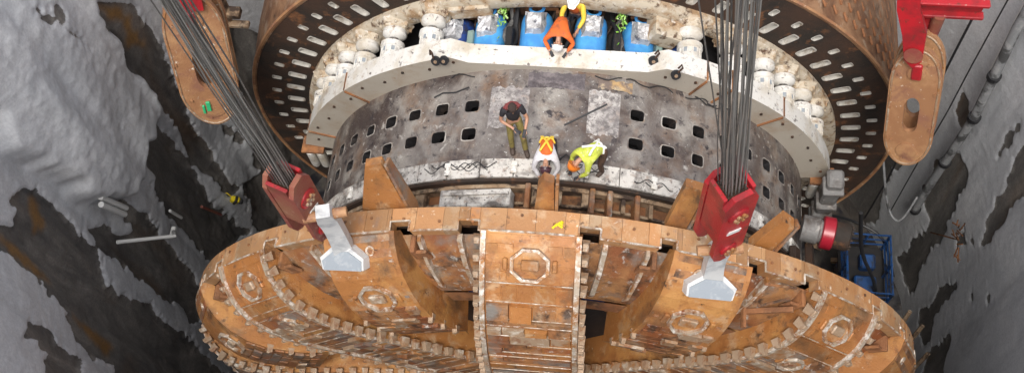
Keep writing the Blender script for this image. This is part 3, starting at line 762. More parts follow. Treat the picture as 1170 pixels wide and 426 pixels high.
patch('paint_patch', -13.0, -5.0, 3.05, 4.05, M['speckle'], .007, .05); patch('paint_patch', 6.8, 13.2, 3.0, 4.1, M['speckle'], .007, .05)
patch('paint_patch', -3.0, 2.5, 3.5, 4.3, M['speckle'], .006, .05) if False else None
patch('paint_patch', 8.5, 15.5, 4.16, 4.40, M['ochre'], .007, .05)
patch('paint_patch', -5.6, 5.8, 4.05, 4.44, M['darkpatch'], .006, .03)
# white segmented ring on the front of the drum
for k in range(26):
    a0 = -88 + k * 6.8; a1 = a0 + 6.6
    mb = MB(); n = 6
    for i in range(n):
        b0 = a0 + (a1 - a0) * i / n; b1 = a0 + (a1 - a0) * (i + 1) / n
        mb.hexa([cyl(b, r, y) for r in (6.0, 6.50) for b, y in ((b0, 1.80), (b1, 1.80), (b1, 2.24), (b0, 2.24))])
    o = mb.build('ring_segment', M['whitepatch'], DU)
    if k % 2 == 0:
        mb = MB()
        for yy in (1.93, 2.11): mb.box(frame(a0, 6.53, yy), .14, .12, .08, .015)
        mb.box(frame(a0, 6.52, 2.02), .07, .3, .05); build_each(mb, 'joint_clamp', M['white'], o)
mb = MB()
for k in range(11):
    a = -26 + random.uniform(0, 56); yy = random.uniform(1.88, 2.15); pts = []
    for i in range(22): pts.append(cyl(a + i * .28, 6.515 + .015 * sin(i * .5), yy + .07 * sin(i * .42 + k)))
    mb.tube(pts, .011, 5)
build_each(mb, 'sensor_wire', M['rubber'], DU)
mb = MB(); mb.lathe(axf(0, 0, 0), [(6.34, 1.70), (6.46, 1.72), (6.46, 1.79), (6.34, 1.79)], 140); mb.build('seal_ring', M['darkrust'], DU)

# flange with a flat notch at the crown
def fr(a):
    z = 6.56 / cos(R(a)) if abs(a) < 60 else 99
    if abs(a) <= 17.2: return z
    if abs(a) <= 20.0: t = (abs(a) - 17.2) / 2.8; return (6.56 / cos(R(17.2))) * (1 - t) + 7.18 * t
    return 7.18
angs = sorted(set([-76 + i * 2 for i in range(77)] + [-20, -17.2, 17.2, 20]))
mb = MB(); L = []
Y0, Y1 = 4.52, 5.02
for a in angs: L += [cyl(a, fr(a), Y0), cyl(a, fr(a), Y1), cyl(a, 6.36, Y1), cyl(a, 6.36, Y0)]
n = len(angs); fs = []; mi = []
for i in range(n - 1):
    for j in range(4): p = 4 * i + j; q = 4 * i + (j + 1) % 4; fs.append((p, q, q + 4, p + 4)); mi.append(1 if j == 3 else 0)
mb.add(L, fs); mb.mi = mi; mb.add(L[:4], [(0, 1, 2, 3)]); mb.add(L[-4:], [(0, 1, 2, 3)])
fl = mb.build('flange', [M['white'], M['beige']], DU)
mb = MB()
for a in (-69, -47, 28, 47.5, 33.5):
    mb.box(frame(a, 6.8, 4.50), .035, .05, .72)
    mb.box(frame(a, 7.19, 4.77), .04, .5, .02)
build_each(mb, 'flange_joint', M['rust'], fl)
mb = MB()
for k in range(26):
    a = -72 + 5.8 * k
    if abs(a) < 19: continue
    mb.lathe(axf(a, 6.85 + .12 * (k % 2), 4.5), [(.035, -.015), (.035, .04), (.018, .04)], 10)
build_each(mb, 'flange_bolt', M['darkrust'], fl)
# lifting pulleys hanging on the flange
for a, r, y in ((-22.4, 7.2, 4.6), (21.6, 7.2, 4.55), (17.8, 7.0, 4.9)):
    f = frame(a, r, y - .14)
    t = thing('rope_pulley', f.translation, {-22.4: 'pair of black pulley wheels at the left end of the flat white flange edge', 21.6: 'black pulley wheel on the white flange, lower of two at its right end', 17.8: 'black pulley wheel behind the white flange, beside the rightmost blue motor'}[a], 'pulley', 'pulleys on the white flange')
    for dx in ((0, .19) if a < 0 else (0,)):
        mb = MB(); fw = f @ Matrix.Translation((dx, 0, .0 - dx * .2)) @ Matrix.Rotation(R(62), 4, 'X')
        mb.lathe(fw, [(.03, -.04), (.11, -.04), (.09, -.012), (.09, .012), (.11, .04), (.03, .04)], 20); mb.build('wheel', M['rubber'], t, True)
        mb = MB(); mb.lathe(fw, [(.04, .03), (.04, .06), (.0, .06)], 12); mb.build('hub', M['tooth'], t)
    mb = MB(); mb.tube([f @ Vector(p) for p in ((0, .0, .12), (.04, .05, .26), (.0, .1, .3), (-.04, .05, .2))], .025, 6); mb.build('hook', M['darkrust'], t)

# jacks
jack_a = [-58, -51, -44, -35.5, -25.7, 25.2, 34.5, 43.2, 50.2, 57.6, 65, -65]
def jack():
    t = bpy.data.objects.new('thrust_jack', None)
    mb = MB(); I = Matrix.Identity(4)
    prof = [(.0, 0), (.25, 0), (.25, .10), (.24, .12), (.24, .26), (.29, .28), (.29, .40), (.20, .43), (.0, .43)]
    mb.lathe(I, prof, 28); 
    for k in range(14):
        a = 2 * PI * k / 14; mb.box(Matrix.Rotation(a, 4, 'Z') @ Matrix.Translation((.25, 0, .14)), .03, .03, .22)
    return mb
JB = jack(); jm = None; protos = []
def place_mb(src, m):
    o = MB(); o.v = [tuple(m @ Vector(p)) for p in src.v]; o.f = list(src.f); o.mi = list(src.mi); o.t = list(src.t); return o
RODB = MB(); RODB.lathe(Matrix.Identity(4), [(.12, .42), (.12, .66)], 20)
CUPB = MB(); CUPB.lathe(Matrix.Identity(4), [(.13, .56), (.22, .60), (.29, .66), (.29, .76), (.25, .82), (.2, .84)], 28)
def soc():
    mb = MB(); I = Matrix.Identity(4)
    for r0, r1, z0, z1, k in ((.32, .36, .76, .86, 8), (.36, .44, .84, .98, 8)):
        mb.lathe(I, [(r0 * .8, z0), (r0, z0 + .01), (r1, z1 - .02), (r1, z1)], k)
    for k in range(8): a = 2 * PI * k / 8; mb.lathe(Matrix.Translation((.36 * cos(a), .36 * sin(a), .86)), [(.035, -.05), (.035, .05), (.0, .05)], 6)
    return mb
SOCB = soc()
mb = MB(); mb.lathe(axf(0, 0, 0), [(6.75, 5.98), (6.85, 5.93), (7.25, 5.93), (7.34, 6.0), (7.34, 6.16)], 160); mb.build('socket_ring', M['cream'], DU, True)
for i, a in enumerate(jack_a):
    m_ = axf(a, 6.95, 5.02)     # lathe z runs along +Y
    m_ = m_ @ Matrix.Rotation(R(180), 4, 'X') if (m_.to_3x3() @ Vector((0, 0, 1))).y < 0 else m_
    jo = place_mb(JB, m_).build('thrust_jack', M['white'], DU, True)
    wb_ = MB()
    for k in range(7): an = 2 * PI * k / 7 + .2; wb_.box(m_ @ Matrix.Rotation(an, 4, 'Z') @ Matrix.Translation((.236, 0, .19)), .02, .10, .11)
    build_each(wb_, 'jack_vent', M['lugdark'], jo)
    place_mb(RODB, m_).build('piston_rod', M['chrome'], jo, True)
    place_mb(CUPB, m_).build('jack_cup', M['white'], jo, True)
    place_mb(SOCB, m_).build('jack_socket', M['cream'], jo)

# motors
def motor(a, col, dull=False):
    mb = MB(); L = []; nseg = 20
    f = frame(a, 6.06, 5.05)
    # rounded body: sections along Y of a barrel shape
    for y, sx, top in ((0, .37, .42), (.06, .38, .44), (.80, .38, .44), (.95, .35, .40), (1.06, .28, .31), (1.12, .16, .2)):
        for k in range(nseg):
            t = PI * k / (nseg - 1); L.append(f @ Vector((sx * (1 if abs(cos(t)) > 1 else math.copysign(abs(cos(t)) ** .6, cos(t))), y, top * (sin(t) ** .6))))
        
    fs = []
    for j in range(5):
        for k in range(nseg - 1): p = j * nseg + k; fs.append((p, p + 1, p + 1 + nseg, p + nseg))
    fs += [tuple(range(nseg)), tuple(range(5 * nseg, 6 * nseg))]
    for j in range(5): p = j * nseg; fs.append((p, p + nseg, p + 2 * nseg - 1, p + nseg - 1))
    mb.add(L, fs); o = mb.build('electric_motor', col, DU, True)
    mb = MB(); f2 = f @ Matrix.Translation((0, 1.05, .30)); pts = [f2 @ Vector((.16 * cos(t), .12 * sin(t) + .02, .12)) for t in [2 * PI * k / 16 for k in range(17)]]
    mb.tube(pts, .04, 6); mb.build('lifting_ring', col, o, True)
    # junction box wrapped in crumpled plastic
    g = 7; L = []; f3 = f @ Matrix.Translation((0, .64, .50)) @ Matrix.Rotation(R(8), 4, 'X')
    sx, sy, h = (.50, .60, .12)
    mb = MB(); rnd = random.Random(int(a * 10))
    for j in range(g):
        for i in range(g):
            e = 1 - max(abs(i - 3), abs(j - 3)) / 3 ** 1.0
            L.append(f3 @ Vector(((i / (g - 1) - .5) * sx + rnd.uniform(-.012, .012), (j / (g - 1) - .5) * sy + rnd.uniform(-.012, .012), (h if 0 < i < g - 1 and 0 < j < g - 1 else -.10) + rnd.uniform(-.025, .025))))
    fs = [(j * g + i, j * g + i + 1, (j + 1) * g + i + 1, (j + 1) * g + i) for j in range(g - 1) for i in range(g - 1)]
    mb.add(L, fs); mb.build('wrapped_junction_box', M['wrap'], o, False)
    return o
for a in (-15.6, -5.3, 6.3, 16.6): motor(a, M['blue'])
motor(-23.4, M['navy'])
motor(26.5, M['navy'])
# dark works behind the motors: bulkhead, pipes, beige plates
mb = MB(); mb.lathe(axf(0, 0, 0), [(5.5, 5.0), (5.9, 5.02), (5.9, 6.3), (7.2, 6.45), (7.2, 6.8)], 96); mb.build('rear_bulkhead', M['black'], DU)
mb = MB()
for k in range(26):
    a = -20 + 40 * k / 25 + random.uniform(-.5, .5); x = cyl(a, 6.0, 5.2); mb.tube([cyl(a, 6.05, 5.05), cyl(a + random.uniform(-1, 1), 6.1, 5.7), cyl(a + random.uniform(-1.5, 1.5), 6.2, 6.35)], random.uniform(.02, .045), 6)
build_each(mb, 'hose', M['darkrust'], DU)
for k, a0 in enumerate((-11.6, -10.2, -9.6, .4, 1.4, 11.2, 12.4, 13.1, 20.6)):
    mb = MB(); r_ = random.uniform(.035, .06)
    mb.tube([cyl(a0 + random.uniform(-.6, .6), 6.25 + .12 * sin(i * .9 + k), 5.05 + .2 * i) for i in range(8)], r_, 8); mb.build('hose', M['rubber'] if k % 3 else M['greymuck'], DU, True)
for k in range(7):
    mb = MB(); a0 = random.uniform(-30, 34); mb.tube([cyl(a0 + i * .9, 6.47 + .03 * abs(sin(i)), 4.42 - .06 * sin(i * .8 + k)) for i in range(7)], .014, 5); mb.build('cable', M['rubber'], DU, True)
mb = MB()
for k in range(40):
    a = random.uniform(-22, 24); mb.box(frame(a, 6.2 + random.uniform(0, .5), random.uniform(6.15, 6.5)), random.uniform(.1, .5), random.uniform(.04, .1), random.uniform(.05, .3))
build_each(mb, 'rear_fitting', M['rust'], DU)
for a, r, y, sx, sy, sz, rz in ((-18.2, 6.85, 6.1, 1.0, .5, .4, .1), (20.5, 6.75, 5.85, .7, .75, .5, .12), (3, 6.6, 6.35, 1.7, .08, .3, 0)):
    mb = MB(); mb.box(frame(a, r, y) @ Matrix.Rotation(rz, 4, 'Y'), sx, sy, sz, .03); mb.build('beige_box', M['cream'] if abs(a) > 10 else M['beige'], DU)
for a in (-19.2, 20.6, 11.6, -10.6):
    mb = MB(); mb.box(frame(a, 6.35, 5.35), .16, .6, .3, .02); mb.build('green_bracket', M['greengrey'] if abs(a) > 15 else M['black'], DU)
for a in (-12.5, 14.2, -.2):
    pass
# leafy-looking green wrapped hose ends behind the motors
for a, lab in ((-12.0, 'bright green leafy wrapping on the hoses between the two left blue motors'), (12.2, 'bright green leafy wrapping on the hoses between the two right blue motors')):
    base = cyl(a, 6.55, 5.95)
    mb = MB(); rnd = random.Random(3)
    for k in range(60):
        p = base + Vector((rnd.gauss(0, .07), rnd.gauss(0, .18), rnd.gauss(.1, .08))); q = p + Vector((rnd.uniform(-.08, .08), rnd.uniform(-.1, .1), rnd.uniform(-.04, .08)))
        w = Vector((rnd.uniform(-.04, .04), rnd.uniform(-.04, .04), rnd.uniform(-.02, .02)))
        mb.add([p, q, q + w, p + w, p + Vector((0, 0, .012)), q + Vector((0, 0, .012)), q + w + Vector((0, 0, .012)), p + w + Vector((0, 0, .012))], [(0, 1, 2, 3), (4, 5, 6, 7), (0, 1, 5, 4), (1, 2, 6, 5), (2, 3, 7, 6), (3, 0, 4, 7)])
    tag(mb.build('wrapped_foliage', M['green']), lab, 'green wrapping', 'green wrappings on the hoses')

# side works under the flange ends
for sgn in (-1, 1):
    P = cyl(78 * sgn, 6.95, 4.62)
    mb = MB(); mb.box(Matrix.Translation(P + Vector((0, -.02, .1))), .62, .5, .08, .01); mb.build('end_shelf', M['rust'], DU)
    for dx in (-.14, .14):
        mb = MB(); mb.lathe(Matrix.Translation(P + Vector((dx, -.1, -.95))), [(.10, 0), (.13, .1), (.13, .85), (.06, .9), (.06, 1.05)], 12); mb.build('guide_rod', M['white'], DU, True)
P = Vector((6.9, 4.0, 1.5))
mb = MB(); mb.box(Matrix.Translation(P), .42, .5, 2.6, .06); mb.build('gearbox_column', M['greymuck'], DU)
for dz in (-.9, -.5, .1, 1.0): mb = MB(); mb.box(Matrix.Translation(P + Vector((-.02, -.12, dz))), .52, .5, .12, .02); mb.build('column_flange', M['greymuck'], DU)

# red collared hydraulic motor
fm = Matrix.Translation((6.45, 2.4, 3.1)) @ Matrix.Rotation(R(90), 4, 'Y') @ Matrix.Rotation(R(10), 4, 'X') @ Matrix.Diagonal((.8, .8, .85, 1))
mb = MB(); mb.lathe(fm, [(.0, -.55), (.40, -.55), (.42, -.1), (.36, -.05), (.36, .0)], 28); hm = mb.build('side_motor', M['greymuck'], DU, True)
mb = MB(); mb.lathe(fm, [(.46, 0), (.50, .03), (.50, .32), (.46, .35)], 32); mb.build('red_collar', M['cagered'], hm, True)
mb = MB(); mb.lathe(fm, [(.40, .35), (.42, .36), (.42, .75), (.36, .8), (0, .8)], 32)
for k in range(10): an = 2 * PI * k / 10; mb.lathe(fm @ Matrix.Translation((.34 * cos(an), .34 * sin(an), .8)), [(.04, -.02), (.04, .05), (0, .05)], 8)
mb.build('motor_cap', M['darkrust'], hm, True)
mb = MB()
for k in range(16):
    a = 60 + random.uniform(0, 50); mb.box(frame(a, 6.3 + random.uniform(0, .7), random.uniform(.5, 2.2)), random.uniform(.2, .7), random.uniform(.2, .6), random.uniform(.15, .4), .02)
build_each(mb, 'side_fitting', M['darkrust'], DU)

# ------------------------------------------------------------------ slotted rear ring
SRG = thing('shield_ring', (0, 7.2, -9.0), 'huge rusty brown ring with two rows of pale slots, rearmost part behind the blue motors', 'steel ring')
mb = MB(); YF = 6.13
def rfn(u, v, o): return cyl(u, v, YF - o)
st = 360 / 70
for i in range(70):
    c = -34.1 - 20 * st + i * st
    u0, u1 = c - st / 2, c + st / 2
    plain(mb, rfn, u0, u1, 7.18, 7.40, 3)
    hole_cell(mb, rfn, u0, u1, 7.40, 8.06, 1.75, .50, .1, .10, 1, 1, 20, .01)
    c2 = c + st / 2 
    hole_cell(mb, rfn, c2 - st / 2, c2 + st / 2, 8.06, 8.46, 1.15, .27, .1, .10, 1, 1, 20, .01)
    plain(mb, rfn, u0, u1, 8.46, 8.82, 3)
mb.build('slotted_face', [M['darkrust'], M['slotpad'], M['slotpad']], SRG)
mb = MB(); mb.lathe(axf(0, 0, 0), [(8.80, YF - .02), (8.86, YF - .03), (8.90, YF + .02), (8.96, 6.8), (9.0, 7.4), (9.0, 10.5)], 200); mb.lathe(axf(0, 0, 0), [(7.18, YF - .015), (7.10, YF), (7.10, 8.0)], 160)
mb.build('ring_skin', mat('ring_skin_rust', (.15, .07, .035), .65, .1, [((.27, .15, .08), 1.0, .45, .6), ((.33, .25, .18), 2.5, .54, .70), (DKR, 1.8, .55, .7)], .6, 14), SRG, True)
mb = MB(); mb.lathe(axf(0, 0, 0), [(8.84, YF - .03), (8.90, YF - .05), (8.93, YF + .0)], 200); mb.build('ring_lip', M['linkrust'], SRG, True)
mbs = MB(); mbs.box(Matrix.Rotation(.5, 4, 'Z'), .05, .20, .05, .01); mbs.box(Matrix.Translation((.06, -.06, 0)) @ Matrix.Rotation(-.4, 4, 'Z'), .05, .12, .05, .01)
sproto = mbs.build('wear_stud', M['rust']); k_ = 0
for row in range(6):
    for i in range(15):
        a = 33 + i * 2.6 + (row % 2) * 1.3; c = sproto.copy(); COL.objects.link(c); c.parent = SRG; k_ += 1
        c.matrix_basis = Matrix.Translation(-Vector(SRG.location)) @ frame(a, 8.98, 6.45 + row * .36)
bpy.data.objects.remove(sproto)
# side struts by the left of the ring
for i, (a, y, l) in enumerate(((-62, 6.6, 2.6), (-70, 6.5, 3.0))):
    pass
mb = MB()
for i, (x, y, z) in enumerate(((-9.5, 7.2, 5.4), (-9.15, 7.25, 5.1), (-9.9, 7.0, 4.9))):
    mb.box(Matrix.Translation((x, y, z)) @ Matrix.Rotation(.12 * (i - 1), 4, 'Y'), .22, .3, 3.2, .02)
mb.box((-9.5, 7.2, 3.9), 1.6, .3, .2, .02); mb.box((-9.5, 7.1, 3.5), 1.9, .2, .12, .02)
tag(mb.build('timber_frame', M['wood']), 'weathered timber frame standing between the rusty ring and the left shaft wall', 'timber')

# ------------------------------------------------------------------ red strand blocks
def rope_paths(foot, top, ztop=60): 
    d = (Vector(top) - Vector(foot)); d = d / d.z; return d
def strand_block(loc, rotz, dvec, label, plate_mat, seed, gx=6, gy=5, h=2.75, W=.62):
    t = thing('strand_block', loc, label, 'lifting block', 'red strand blocks lifting the cutting wheel'); rnd = random.Random(seed)
    B = Matrix.Translation(loc) @ Matrix.Rotation(rotz, 4, 'Z')     # local origin: pin level
    S2 = .27
    for i, sy in enumerate((-1, 1)):
        mb = MB(); f = B @ Matrix.Translation((0, sy * S2, 0)) @ Matrix.Rotation(R(90), 4, 'X')
        pts = [(-W/2, -.05), (-W/2 + .06, -.28), (-W/2 + .2, -.42), (W/2 - .2, -.42), (W/2 - .06, -.28), (W/2, -.05), (W/2, h - .75), (W/2 - .14, h - .5), (-W/2 + .14, h - .5), (-W/2, h - .75)]
        mb.prism(f, pts, .10); o = mb.build('cheek_plate', plate_mat[i], t)
        for zz, rr_ in ((.05, .17), (h - 1.2, .20)):
            mb = MB(); fc = B @ Matrix.Translation((0, sy * (S2 + .05), zz)) @ Matrix.Rotation(R(90 if sy < 0 else -90), 4, 'X')
            mb.lathe(fc, [(rr_, -.01), (rr_, .03), (rr_ * .8, .05), (0, .05)], 28); cp = mb.build('pin_cap', M['red'], o, True)
            mb = MB()
            for k in range(6): an = 2 * PI * k / 6; mb.lathe(fc @ Matrix.Translation((rr_ * .5 * cos(an), rr_ * .5 * sin(an), .05)), [(.035, -.01), (.035, .04), (0, .04)], 6)
            mb.lathe(fc @ Matrix.Translation((0, 0, .05)), [(.04, -.01), (.04, .03), (0, .03)], 10)
            mb.build('bolt', M['tooth'], cp)
        mb = MB(); mb.box(B @ Matrix.Translation((0, sy * (S2 + .055), .85)) @ Matrix.Rotation(.25, 4, 'Y'), .26, .02, .11); mb.build('white_plate', M['pvc'], o)
    mb = MB(); mb.box(B @ Matrix.Translation((0, 0, h - .95)), W - .04, 2 * S2 - .08, .5, .03)
    yk = mb.build('anchor_yoke', M['red'], t)
    for sx in (-1, 1): mb = MB(); mb.box(B @ Matrix.Translation((sx * (W / 2 - .05), 0, h - .66)), .07, 2 * S2 - .11, .25, .01); mb.build('yoke_bar', M['red'], yk)
    mb = MB(); mb.box(B @ Matrix.Translation((0, 0, 1.0)), W * .6, 2 * S2 - .1, .2, .02); mb.build('spacer_block', M['red'], t)
    mb = MB(); mb.tube([B @ Vector((0, -S2 - .02, .05)), B @ Vector((0, S2 + .02, .05))], .11, 16); mb.build('lower_pin', M['linkrust'], t)
    mb = MB(); mb.box(B @ Matrix.Translation((-W / 2 + .04, 0, 1.25)), .05, 2 * S2 - .11, 1.5, .01); mb.build('side_web', plate_mat[0], t)
    so = MB(); ropes = 0
    for i in range(gx):
        for j in range(gy):
            x = (i / (gx - 1) - .5) * (W - .3); y = (j / (gy - 1) - .5) * (2 * S2 - .24)
            p = B @ Vector((x, y, h - .72)); so.lathe(Matrix.Translation(p), [(.042, -.02), (.042, .06), (.02, .08)], 8)
            q = p + dvec * 8; sp = 1.0 + .25 * rnd.random()
            off = B.to_3x3() @ Vector((x * .12 + rnd.gauss(0, .06), y * .12 + rnd.gauss(0, .06), 0))
            end = p + dvec * 30 + off * 3
            mb = MB(); jt = lambda k: Vector((rnd.gauss(0, k), rnd.gauss(0, k), 0)); pt = lambda t_: p + (end - p) * t_; mb.tube([p + Vector((0, 0, .02)), pt(.05) + jt(.012), pt(.12) + jt(.02), pt(.2) + jt(.03), pt(.32) + jt(.05), end], random.choice((.010, .014, .014)), 5); mb.build('wire_rope', M['ropelight'] if rnd.random() < .4 else M['rope'], t, True); ropes += 1
    so.build('rope_socket', M['darkrust'], yk)
    return t, B
# right block hangs over the right lug, left block over the left lug
BR_, BB = strand_block((3.35, -.60, 9.85), R(33), Vector((-.098, .0, 1)), 'bright red strand block with bolted caps above the right grey lug, wire ropes fanning up', (M['red'], M['red']), 1)
BL_, BC = strand_block((-4.22, -.55, 9.05), R(70), Vector((.005, -.02, 1)), 'red strand block with rust-brown side plates above the left grey lug', (M['redrust'], M['redrust']), 2, h=2.55, W=.54)
# loose thin ropes beside the right bundle
mb = MB(); mb.tube([BB @ Vector((-.2, .1, 2.9)), (2.35, -.5, 17), (1.2, -.4, 34)], .012, 5); mb.build('thin_line', M['rope'], BR_, True)
mb = MB(); mb.tube([BB @ Vector((-.25, 0, 2.9)), (2.55, -.5, 17), (1.7, -.4, 34)], .012, 5); mb.build('thin_line', M['rope'], BR_, True)

# ------------------------------------------------------------------ rusty link plates hanging at the back corners
def link_plate(p0, p1, normal, width, label, red_yoke, seed):
    p0 = Vector(p0); p1 = Vector(p1); ez = (p1 - p0); L = ez.length; ez.normalize()
    n = Vector(normal); n = (n - ez * n.dot(ez)).normalized(); ex = ez.cross(n) * -1
    F_ = Matrix(((ex.x, ez.x, -n.x * -1, p0.x), (ex.y, ez.y, n.y, p0.y), (ex.z, ez.z, n.z, p0.z), (0, 0, 0, 1)))
    F_ = Matrix(((ex.x, ez.x, n.x, p0.x), (ex.y, ez.y, n.y, p0.y), (ex.z, ez.z, n.z, p0.z), (0, 0, 0, 1)))
    t = thing('link_plate', p0, label, 'rigging plate', 'rusty link plates on the rear slings')
    for k, dz in enumerate((0, -.55)):
        mb = MB(); m_ = F_ @ Matrix.Translation((0, 0, dz)); n_ = 40; r = width / 2
        # stadium outline, with a slot through it
        def outline(rx, y0, y1, cnt):
            pts = []
            for i in range(cnt):
                a = 2 * PI * i / cnt; x = rx * cos(a); k_ = min(rx * 1.8, (y1 - y0) * .45); y = (y1 - k_ + k_ * sin(a)) if sin(a) >= 0 else (y0 + k_ + k_ * sin(a)); pts.append((x, y))
            return pts
        O = outline(r, 0, L, n_); I_ = outline(r * .30, L * .30, L * .60, n_)
        V = []
        for z in (-.07, .07): V += [m_ @ Vector((x, y, z)) for x, y in O] + [m_ @ Vector((x, y, z)) for x, y in I_]
        fs = []
        for i in range(n_):
            j = (i + 1) % n_
            fs += [(i, j, n_ + j, n_ + i), (2*n_ + i, 3*n_ + i, 3*n_ + j, 2*n_ + j), (i, 2*n_ + i, 2*n_ + j, j), (n_ + i, n_ + j, 3*n_ + j, 3*n_ + i)]
        mb.add(V, fs); pl = mb.build('side_plate', M['linkrust'], t, True)
        mb = MB(); O2 = outline(r - .05, .06, L - .06, 40); mb.tube([m_ @ Vector((x, y, .075)) for x, y in O2 + O2[:1]], .022, 6); mb.build('raised_rim', M['tooth'], pl, True)
        mb = MB(); 
        for yy, rr_ in ((L * .14, r * .42), (L * .80, r * .36)): mb.lathe(m_ @ Matrix.Translation((0, yy, .07)), [(rr_, -.01), (rr_, .03), (rr_ * .8, .04), (0, .04)], 24)
        for k2 in range(9): a = 2 * PI * k2 / 9; mb.lathe(m_ @ Matrix.Translation((r * .86 * cos(a), L / 2 + L * .44 * sin(a), .07)), [(.035, -.01), (.035, .04), (0, .04)], 8)
        build_each(mb, 'pin_boss', M['linkrust'], pl, True)
    mb = MB(); mb.tube([F_ @ Vector((0, L * .14, .1)), F_ @ Vector((0, L * .14, -.65))], .16, 14); mb.build('spacer_pin', M['darkrust'], t)
    mb = MB(); mb.box(F_ @ Matrix.Translation((0, L * .82, .10)), .22, .42, .10, .03); mb.build('red_keeper', M['red'], t)
    return t, F_, L
tR, FR, LR = link_plate((8.15, 3.77, 4.3), (7.72, 4.95, 7.5), (-.35, -1.0, .55), 1.08, 'long rusty slotted link plate hanging at the upper right, red clevis above it', True, 1)
# red clevis and beam above the right plate
mb = MB()
for dz in (.20, -.75): mb.prism(FR @ Matrix.Translation((.12, LR + .55, dz)), [(-.20, -.75), (-.02, -.95), (.16, -.75), (.26, -.1), (.42, .5), (.50, 1.5), (.05, 1.5), (-.02, .6), (-.22, .0)], .12)
build_each(mb, 'clevis_cheek', M['red'], tR)
mb = MB(); mb.lathe(FR @ Matrix.Translation((.1, LR - .02, .27)), [(.15, -.02), (.2, .05), (.0, .05)], 20); mb.build('clevis_pin', M['redrust'], tR)
mb = MB()
c0 = FR @ Vector((.62, LR + .75, -.3)) + Vector((.25, 0, 0))
for dz in (-.22, .22): mb.box(Matrix.Translation(c0 + Vector((.75, .0, dz))), 1.7, .18, .10, .02)
mb.box(Matrix.Translation(c0 + Vector((.75, .08, 0))), 1.6, .06, .4, .01); mb.build('red_beam', M['red'], tR)
mb = MB(); mb.box(Matrix.Translation(c0 + Vector((.3, -.1, -.7))), .35, .35, .5, .05); mb.tube([c0 + Vector((.7, -.05, -.2)), c0 + Vector((.72, -.1, -.9)), c0 + Vector((.6, -.1, -1.6))], .13, 10); mb.build('wear_sleeve', M['redrust'], tR, True)
tL, FL, LL = link_plate((-8.45, 3.75, 4.3), (-8.25, 5.0, 8.2), (.35, -1.0, .55), 1.4, 'long rusty link plate hanging at the upper left behind the taut ropes', False, 2)
mb = MB(); mb.prism(FL @ Matrix.Translation((-.1, LL + .1, .2)), [(-.25, -.5), (.25, -.5), (.3, 1.5), (-.3, 1.5)], .12); build_each(mb, 'clevis_cheek', M['red'], tL)
mb = MB(); mb.box(FL @ Matrix.Translation((.1, LL * .17, .14)), .10, .3, .05, .01); mb.box(FL @ Matrix.Translation((.22, LL * .15, .14)), .06, .26, .05, .01); mb.build('green_strap', mat('green_strap', (.03, .35, .14), .5), tL)

# ------------------------------------------------------------------ things on the shaft wall and floor
def wpt(th, z, out=.25): a = R(th); r = SR - out; return Vector((r * cos(a), SY + r * sin(a), z))
mb = MB(); mb.tube([wpt(a, z, .30) for a, z in ((23.6, 6.8), (23.03, 4.23), (21.92, 2.22), (20.9, .3), (20.75, -1.8), (20.66, -3.7), (20.3, -6.1))], .13, 12)
dp = mb.build('drain_pipe', M['pipe'], None, True); tag(dp, 'thick grey cement-dusted vertical pipe on the right shaft wall', 'pipe')
mb = MB()
for a, z in ((21.92, 2.22), (20.9, .3), (20.7, -2.5), (20.3, -5.9)): mb.lathe(Matrix.Translation(wpt(a, z, .30)), [(.18, -.08), (.18, .08)], 12)
build_each(mb, 'pipe_clamp', M['rubber'], dp)
mb = MB(); mb.tube([wpt(24.2, 6, .26), wpt(22.6, 2.1, .26)], .045, 8); mb.tube([wpt(24.6, 6, .26), wpt(23.0, 2.1, .26)], .03, 8)
tag(mb.build('conduit', M['pvc'], None, True), 'pair of thin white conduits beside the pipe at the top right wall', 'conduit')
mb = MB(); mb.tube([wpt(a, z, .35) for a, z in ((29.3, 5.2), (28.7, 1.5), (28.24, -.87), (28.24, -3.57), (27.5, -6.7), (27.5, -10))], .035, 6)
tag(mb.build('hanging_cable', M['rubber'], None, True), 'thin black cable hanging straight down the right shaft wall', 'cable')
mb = MB(); mb.tube([wpt(a, z, .30) for a, z in ((26.3, 5.2), (25.6, 1.5), (25.0, -.87), (24.6, -4.2), (24.0, -8))], .02, 6)
tag(mb.build('ground_wire', M['rubber'], None, True), 'faint dark wire on the right wall between the cable and the thick pipe', 'wire')
mb = MB(); mb.tube([wpt(186.8, 1.0, .35), wpt(183, -.5, 1.3), wpt(179.5, -1.95, .6)], .055, 8); mb.box(Matrix.Translation(wpt(179.5, -1.95, .6)), .14, .3, .12, .02); mb.tube([wpt(179.5, -1.95, .6), wpt(179.4, -2.4, .35)], .04, 8)
tag(mb.build('anchor_rod', M['pvc'], None, True), 'long white rod sticking out of the left shaft wall', 'rod')
for i, (da, lab) in enumerate(((0, 'short white tube on the left wall, upper of two lying side by side'), (.9, 'short white tube on the left wall, lower of two lying side by side'))):
    mb = MB(); mb.tube([wpt(183.75 + da * .9, 2.6 - .1 * i, .45), wpt(182.07 + da, 1.05, .45)], .08, 10)
    tag(mb.build('plastic_tube', M['pvc'], None, True), lab, 'tube', 'white tubes on the left wall')
for th, z, th2, z2, lab in ((171.5, -4.0, 169.6, -5.6, 'thin reddish bar lying on the dark wet wall left of the wheel'), (176.3, -2.0, 175.6, -2.9, 'short pale bar on the left wall, above the thin reddish bar')):
    mb = MB(); mb.tube([wpt(th, z, .3), wpt(th2, z2, .3)], .05, 6); tag(mb.build('steel_bar', M['pvc'] if th > 175 else M['redrust'], None), lab, 'bar')
P = wpt(165.9, -6.0, .35)
lamp = thing('work_lamp', P, 'small yellow and black work lamp fixed low on the left wall beside the wheel', 'lamp')
mb = MB(); mb.box(Matrix.Translation(P) @ Matrix.Rotation(.6, 4, 'Y'), .30, .22, .28, .05); mb.build('housing', M['yellow'], lamp)
